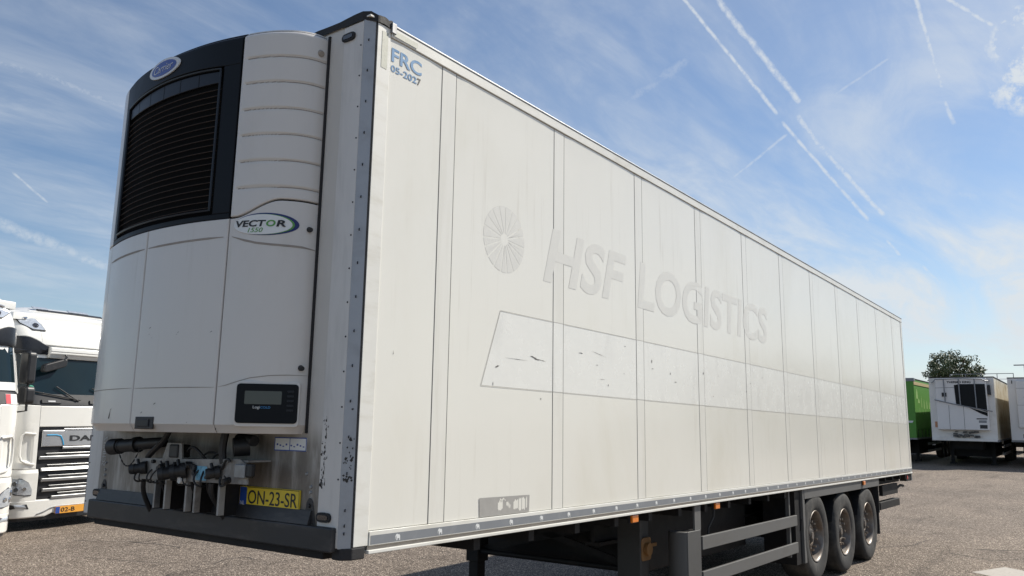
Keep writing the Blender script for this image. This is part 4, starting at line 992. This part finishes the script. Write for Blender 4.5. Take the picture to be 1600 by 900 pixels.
    MB().tube([F(a, b, .034) for a, b in ((-.66, 1.585), (-.50, 1.585), (-.42, 1.565), (-.385, 1.50), (-.36, 1.41))], .009, 6).build('accent', CBLUE, gr)
    text('badge_lettering', 'DAF', INK, gr, lambda a, b, c: F(-.255+a, 1.478+b, .033+c), .51, .095, off=.03, depth=.004)
    for z, x in ((1.215, .74), (1.02, .71), (.845, .69), (.675, .66), (.545, .50)):
        o = patch('grille_bar', F, -x, x, z-.034, z+.004, CHROME, gr, na=18, nb=3, thick=.05, off=.035, rnd_edge=.010)
        patch('grille_mesh', F, -x+.12, x-.12, z+.014, z+.050, MESHM, gr, na=18, nb=2, thick=.02, off=.015)
        patch('bar_cap', F, -x+.1, x-.1, z+.054, z+.060, CHROME, gr, na=12, nb=1, thick=.02, off=.02, rnd_edge=.004)
    patch('bumper', F, -1.24, 1.24, lambda x: .235+.07*(1-sst(.40, .60, abs(x))), .485, TRUCKW, K, na=30, nb=8, thick=.06, off=.02, rnd_edge=.02)
    patch('lower_lip', F, -1.20, 1.20, .17, .25, TRUCKB, K, na=24, nb=3, thick=.06, off=-.02)
    MB().tube([F(a, b, .028) for a, b in ((-.72, .27), (-.60, .305), (-.50, .355), (-.40, .375), (.40, .375), (.50, .355), (.60, .305), (.72, .27))], .010, 6).build('bumper_trim', CHROME, K, smooth=True)
    lp = patch('licence_plate', F, -.42, .10, .25, .365, PLATEO, K, na=4, nb=2, thick=.012, off=.045, rnd_edge=.002)
    patch('plate_band', F, -.418, -.345, .253, .362, EUBLUE, lp, na=2, nb=2, thick=.004, off=.047, rnd_edge=.001)
    text('plate_lettering', '02-B', INK, lp, lambda a, b, c: F(-.325+a, .272+b, .0475+c), .25, .072, off=.01, depth=.001)
    if extras:
        for a0, a1, b0, b1, mt in ((.70, 1.05, 2.30, 2.42, PAPER), (.86, 1.08, 2.095, 2.245, PAPER), (.865, .94, 2.10, 2.24, REDP)):
            patch('paper_sheet', F, a0, a1, b0, b1, mt, ws, na=4, nb=2, thick=.004, off=.016 if mt is PAPER else .020, rnd_edge=.001)
    else:
        p0 = F(-.93, 2.385, 0.004); p1 = F(-.93, 2.385, .007); MB().cyl(p0, p1, .045, n=20).build('round_sticker', GREENP, ws)
    return K
al = rad(9.5); ax = Vector((math.cos(al), math.sin(al), 0)); bk = Vector((-math.sin(al), math.cos(al), 0)); c1_ = Vector((4.42, 11.86, 0))
make_truck('tractor_unit', 'white tractor unit with silver-barred grille and orange licence plate, beside the trailer front', 'tractor units parked side by side', c1_, al, False)
make_truck('tractor_unit', 'white tractor unit with white and red papers behind its windscreen', 'tractor units parked side by side', c1_ - ax*3.06 - bk*1.34, al, True)

# ------------------------------------------------------------------ trailers in the far row
def far_trailer(name, label, x, y, length, rz, front_mat, side_mat, wheels=(8.3, 9.6, 10.9)):
    K = thing(name, label, 'trailer', 'trailers parked in the far row', Matrix.Translation((x, y, 0)) @ Matrix.Rotation(rz, 4, 'Z'))
    box('body', .06, length, .012, 2.588, 1.2, 3.95, side_mat, K, .01)
    box('front_wall', 0, .055, 0, 2.6, 1.2, 3.97, front_mat, K, .01)
    box('roof', -.01, length, -.005, 2.605, 3.955, 4.0, DARK, K, .005)
    box('bottom_rail', .02, length, -.01, 2.61, 1.12, 1.2, FARG, K)
    box('chassis', 1.0, length-.3, .7, 1.9, .75, 1.12, DARK, K)
    for yy in (.35, 2.05): 
        o = box('landing_leg', 2.6, 2.75, yy, yy+.14, .06, 1.12, DARK, K); box('foot', 2.52, 2.83, yy-.06, yy+.2, 0, .06, DARK, o)
    for wx in wheels:
        for s in (0, 1):
            w = share('wheel', tme, K, Matrix.Translation((wx, .02 if not s else 2.58, .525)) @ Matrix.Rotation(math.pi*s, 4, 'Z')); share('rim', proto[1], w, Matrix.Identity(4)); share('hub', proto[2], w, Matrix.Identity(4))
        MB().cyl((wx, .3, .525), (wx, 2.3, .525), .07, n=10).build('axle', DARK, K)
    box('underbody_box', 2.9, 6.8, .35, 2.25, .36, 1.1, DARK, K)  # dark box added to stand for the shadow mass under the body
    for z in (.45, .8): box('side_guard_rail', 3.2, 7.4, .0, .03, z, z+.12, FARG, K)
    return K
FP = lambda a, b, c: (-c, 2.6-a, b)     # a from the picture's left, b up
def fpoly(name, K, poly, mat, c0, c1): return MB().prism(poly, FP, c0, c1).build(name, mat, K)
# the white refrigerated one with barred black grille
K = far_trailer('parked_trailer', 'white refrigerated trailer with piped frame over a dark grille on its front', 38.8, 1.12, 13.6, rad(1.5), FARW, FARSIDE)
cu = fpoly('cooling_unit', K, [(.30, 1.62), (2.33, 1.62), (2.33, 3.92), (.30, 3.92)], LILAC, 0, .32); cu.modifiers.new('bevel', 'BEVEL').width = .03
fpoly('grille', K, [(1.06, 3.62), (1.30, 3.66), (2.27, 3.66), (2.30, 2.42), (1.95, 2.56), (1.10, 2.78)], UNITB, .30, .335)
fpoly('lower_vent', K, [(1.60, 2.62), (2.30, 2.40), (2.30, 2.24), (2.0, 2.38)], UNITB, .31, .34)
text('unit_lettering', 'THERMO KING', INK, K, lambda a, b, c: FP(.78+a, 3.70+b, .323+c), .95, .10, off=.035, depth=.004)
pipe = lambda pts, r=.022: MB().tube([FP(*p) for p in pts], r, 8).build('guard_pipe', FARG, K, smooth=True)
pipe([(.14, 3.74, .1), (.22, 3.76, .36), (.32, 3.88, .40), (1.3, 3.90, .42), (2.15, 3.88, .40), (2.28, 3.80, .38), (2.44, 3.80, .1)])
pipe([(.22, 2.96, .1), (.26, 2.95, .38), (1.2, 2.72, .42), (2.36, 2.48, .40), (2.46, 2.46, .1)])
for a, z0 in ((.66, 2.88), (1.26, 2.73), (1.88, 2.60)): pipe([(a, 3.89, .41), (a+.02, z0, .41)], .026)
for a in (.80, 1.38): box('panel_seam', -.325, -.32, 2.6-a-.006, 2.6-a+.006, 1.64, 2.72, INK, K)
fpoly('panel_seam', K, [(.30, 3.50), (1.08, 3.52), (1.08, 3.508), (.30, 3.488)], INK, .31, .3235)
fpoly('switch_box', K, [(.55, 3.10), (.74, 3.10), (.74, 3.28), (.55, 3.28)], INK, .32, .36); fpoly('muffler', K, [(2.34, 3.20), (2.47, 3.18), (2.45, 3.62), (2.36, 3.62)], INK, 0, .2)
fpoly('control_panel', K, [(1.97, 1.70), (2.26, 1.70), (2.26, 1.86), (1.97, 1.86)], INK, .32, .326); fpoly('control_panel', K, [(1.86, 2.10), (2.27, 2.10), (2.27, 2.15), (1.86, 2.15)], INK, .32, .326); fpoly('control_panel', K, [(1.94, 1.95), (2.24, 1.95), (2.24, 2.06), (1.94, 2.06)], FARG, .32, .326)
fpoly('door_latch', K, [(1.46, 1.89), (1.56, 1.89), (1.56, 1.95), (1.46, 1.95)], PAPER, .32, .33); fpoly('warning_sticker', K, [(.16, 1.72), (.27, 1.72), (.27, 1.98), (.16, 1.98)], pbr('sticker_orange', (.55, .25, .14), .6, var=.3, scale=8, stain=(.3, .3, .12), sscale=9), .0, .006)
fpoly('front_bumper', K, [(.02, 1.14), (2.58, 1.14), (2.58, 1.26), (.02, 1.26)], FARW, .0, .10)
m = MB()
for k in range(26):
    a = rnd.uniform(.95, 1.85); z = rnd.uniform(1.30, 1.58); s = rnd.uniform(.03, .09); p = FP(a, z, 0); m.box(-.16, -.01, p[1]-s, p[1]+s, z-s*.4, z+s*.4)
m.build('coupling_bracket', pbr('far_coupling', (.10, .10, .10), .6, var=.8, scale=9), K)['kind'] = 'stuff'
# the green curtain-sider
K = far_trailer('parked_trailer', 'green curtain-sided trailer with cream band under its grey roof edge', 39.55, 4.50, 13.6, rad(1.0), GREENC, GREENC)
box('front_cap', -.02, .3, -.02, 2.62, 3.86, 4.02, FARG, K, .01); box('cream_band', .0, 13.6, -.012, .02, 3.70, 3.85, CREAM, K)
m = MB()
for x, z, w, h in ((.55, 3.05, .5, .50), (1.0, 2.85, .5, .22), (1.9, 2.65, .18, .6), (2.6, 2.6, .25, .5), (3.4, 2.6, .3, .45), (4.2, 2.6, .3, .4), (1.3, 2.35, .1, .3), (2.2, 2.3, .1, .32), (3.0, 2.35, .12, .25)):
    m.add([(x, .009, z), (x+w, .009, z), (x+w*.72, .009, z+h*.7), (x+w*.4, .009, z+h), (x+w*.1, .009, z+h*.6)], [(0, 1, 2, 3, 4)])
m.build('curtain_print', PALEG, K)['kind'] = 'stuff'
for k in range(12): box('curtain_strap', .5+1.05*k, .54+1.05*k, -.006, .01, 1.22, 1.6, INK, K)
fpoly('sticker', K, [(2.2, 1.9), (2.45, 1.9), (2.5, 2.0), (2.2, 2.0)], PAPER, 0, .006)
# the pale one at the picture's edge
K = far_trailer('parked_trailer', 'pale grey trailer with dark red sticker on its front, beside the piped-front trailer', 40.1, -1.88, 13.6, rad(1.5), LILAC, FARSIDE)
cu = fpoly('cooling_unit', K, [(.32, 1.75), (2.3, 1.75), (2.3, 3.86), (.32, 3.86)], LILAC, 0, .10); cu.modifiers.new('bevel', 'BEVEL').width = .02
fpoly('panel_seam', K, [(.32, 3.50), (2.3, 3.50), (2.3, 3.515), (.32, 3.515)], FARG, .10, .1015); fpoly('panel_seam', K, [(.32, 2.75), (2.3, 2.75), (2.3, 2.765), (.32, 2.765)], FARG, .10, .1015)
fpoly('hook', K, [(.16, 3.72), (.19, 3.72), (.19, 3.86), (.16, 3.86)], INK, 0, .03); fpoly('dark_badge', K, [(.58, 3.10), (.78, 3.24), (1.2, 3.24), (1.2, 3.10), (.80, 3.12)], INK, .1, .105)
fpoly('red_sticker', K, [(.56, 1.98), (1.0, 2.0), (1.0, 1.62), (.62, 1.62), (.57, 1.72)], pbr('sticker_red', (.30, .02, .06), .5, var=.3, scale=5), .1, .108); fpoly('data_label', K, [(.45, 1.30), (.85, 1.30), (.85, 1.48), (.45, 1.48)], pbr('far_label', (.3, .3, .3), .6, var=.9, scale=14), 0, .006)
# a dark-roofed trailer further back and a hand rail on a roof behind
K = far_trailer('parked_trailer', 'dark brown boxed trailer standing behind the gap between two white ones', 57, 1.3, 8, 0, ROOFB, ROOFB, wheels=(5.0, 6.3))
R = thing('roof_handrail', 'thin grey handrail standing behind the piped-front trailer', 'handrail', mat=Matrix.Translation((74, 3.2, 0)))
MB().box(0, .05, 0, 4.6, 5.84, 5.89).build('top_bar', FARG, R); MB().box(0, .05, 0, 4.6, 5.40, 5.43).build('mid_bar', FARG, R)
for k in range(5): MB().box(0, .05, 1.14*k, 1.14*k+.05, 0, 5.85).build('post', FARG, R)
Kp = thing('lamp_post', 'slim lamp post showing above the pale trailer', 'lamp post', mat=Matrix.Translation((75.3, 2.5, 0)))
MB().cyl((0, 0, 0), (0, 0, 6.6), .07, .05, 10).build('pole', FARG, Kp); MB().box(-.1, .1, -.1, .75, 6.56, 6.64).build('lamp_head', FARG, Kp)

# ------------------------------------------------------------------ tree behind the far row
def tree(name, label, x, y, h, rad_, zc, n_cl, seed):
    rr = random.Random(seed); K = thing(name, label, 'tree', mat=Matrix.Translation((x, y, 0)))
    tk = MB(); tk.tube([(0, 0, 0), (.05, .0, zc*.35), (0, .05, zc*.7), (0, 0, zc)], .22, 10)
    tips = []
    for k in range(16):
        a = rr.uniform(0, 6.28); e = rr.uniform(.25, 1.2); l = rad_*rr.uniform(.7, 1.05); d = Vector((math.cos(a)*math.cos(e), math.sin(a)*math.cos(e), math.sin(e)))
        p0 = Vector((0, 0, zc*rr.uniform(.55, .95))); p1 = p0+d*l; tk.tube([p0, p0.lerp(p1, .5)+Vector((0, 0, .15)), p1], .05, 6); tips.append(p1)
    tk.build('trunk', BARK, K, smooth=True)
    cr_ = MB()
    for c in range(n_cl):
        while True:
            p = Vector((rr.uniform(-1, 1), rr.uniform(-1, 1), rr.uniform(-1, 1)))
            if .25 < p.length < 1: break
        sc = rr.uniform(.82, 1.12); c0 = Vector((p.x*rad_*sc, p.y*rad_*sc, zc+.4+p.z*(h-zc)*sc*.95)); cr0 = rr.uniform(.28, .60)
        for k in range(70):
            q = Vector((rr.gauss(0, 1), rr.gauss(0, 1), rr.gauss(0, 1))); q = q.normalized()*cr0*rr.uniform(.4, 1.1)
            a = Vector((rr.uniform(-1, 1), rr.uniform(-1, 1), rr.uniform(-1, 1))).normalized()*.09; b = a.orthogonal().normalized()*.06; o = c0+q
            cr_.add([o-a, o+b, o+a, o-b], [(0, 1, 2, 3)])
    cr_.build('crown', LEAF, K, recalc=False); return K
tree('tree', 'round leafy green tree rising behind the piped-front trailer', 78.6, 8.0, 7.9, 2.3, 5.9, 120, 5)

# ------------------------------------------------------------------ a wood off to the right of the yard, mirrored in the trailer's flank
wd = MB(); rr = random.Random(3)
for k in range(420):
    x = rr.uniform(45, 150); y = -13-.07*(x-45)-abs(rr.gauss(0, 5)); hh = 5.2+1.4*math.sin(x*.21)+1.0*math.sin(x*.57+1)
    c0 = Vector((x, y, rr.uniform(.6, hh)))
    for q in range(46):
        v = Vector((rr.gauss(0, 1), rr.gauss(0, 1), rr.gauss(0, .8))).normalized()*rr.uniform(.5, 1.5); a = Vector((rr.uniform(-1, 1), rr.uniform(-1, 1), rr.uniform(-1, 1))).normalized()*.28; b = a.orthogonal().normalized()*.2; o = c0+v
        wd.add([o-a, o+b, o+a, o-b], [(0, 1, 2, 3)])
wo_ = wd.build('wood', LEAF, recalc=False); wo_['kind'] = 'stuff'; wo_['label'] = 'low green wood along the far edge of the yard'; wo_['category'] = 'wood'
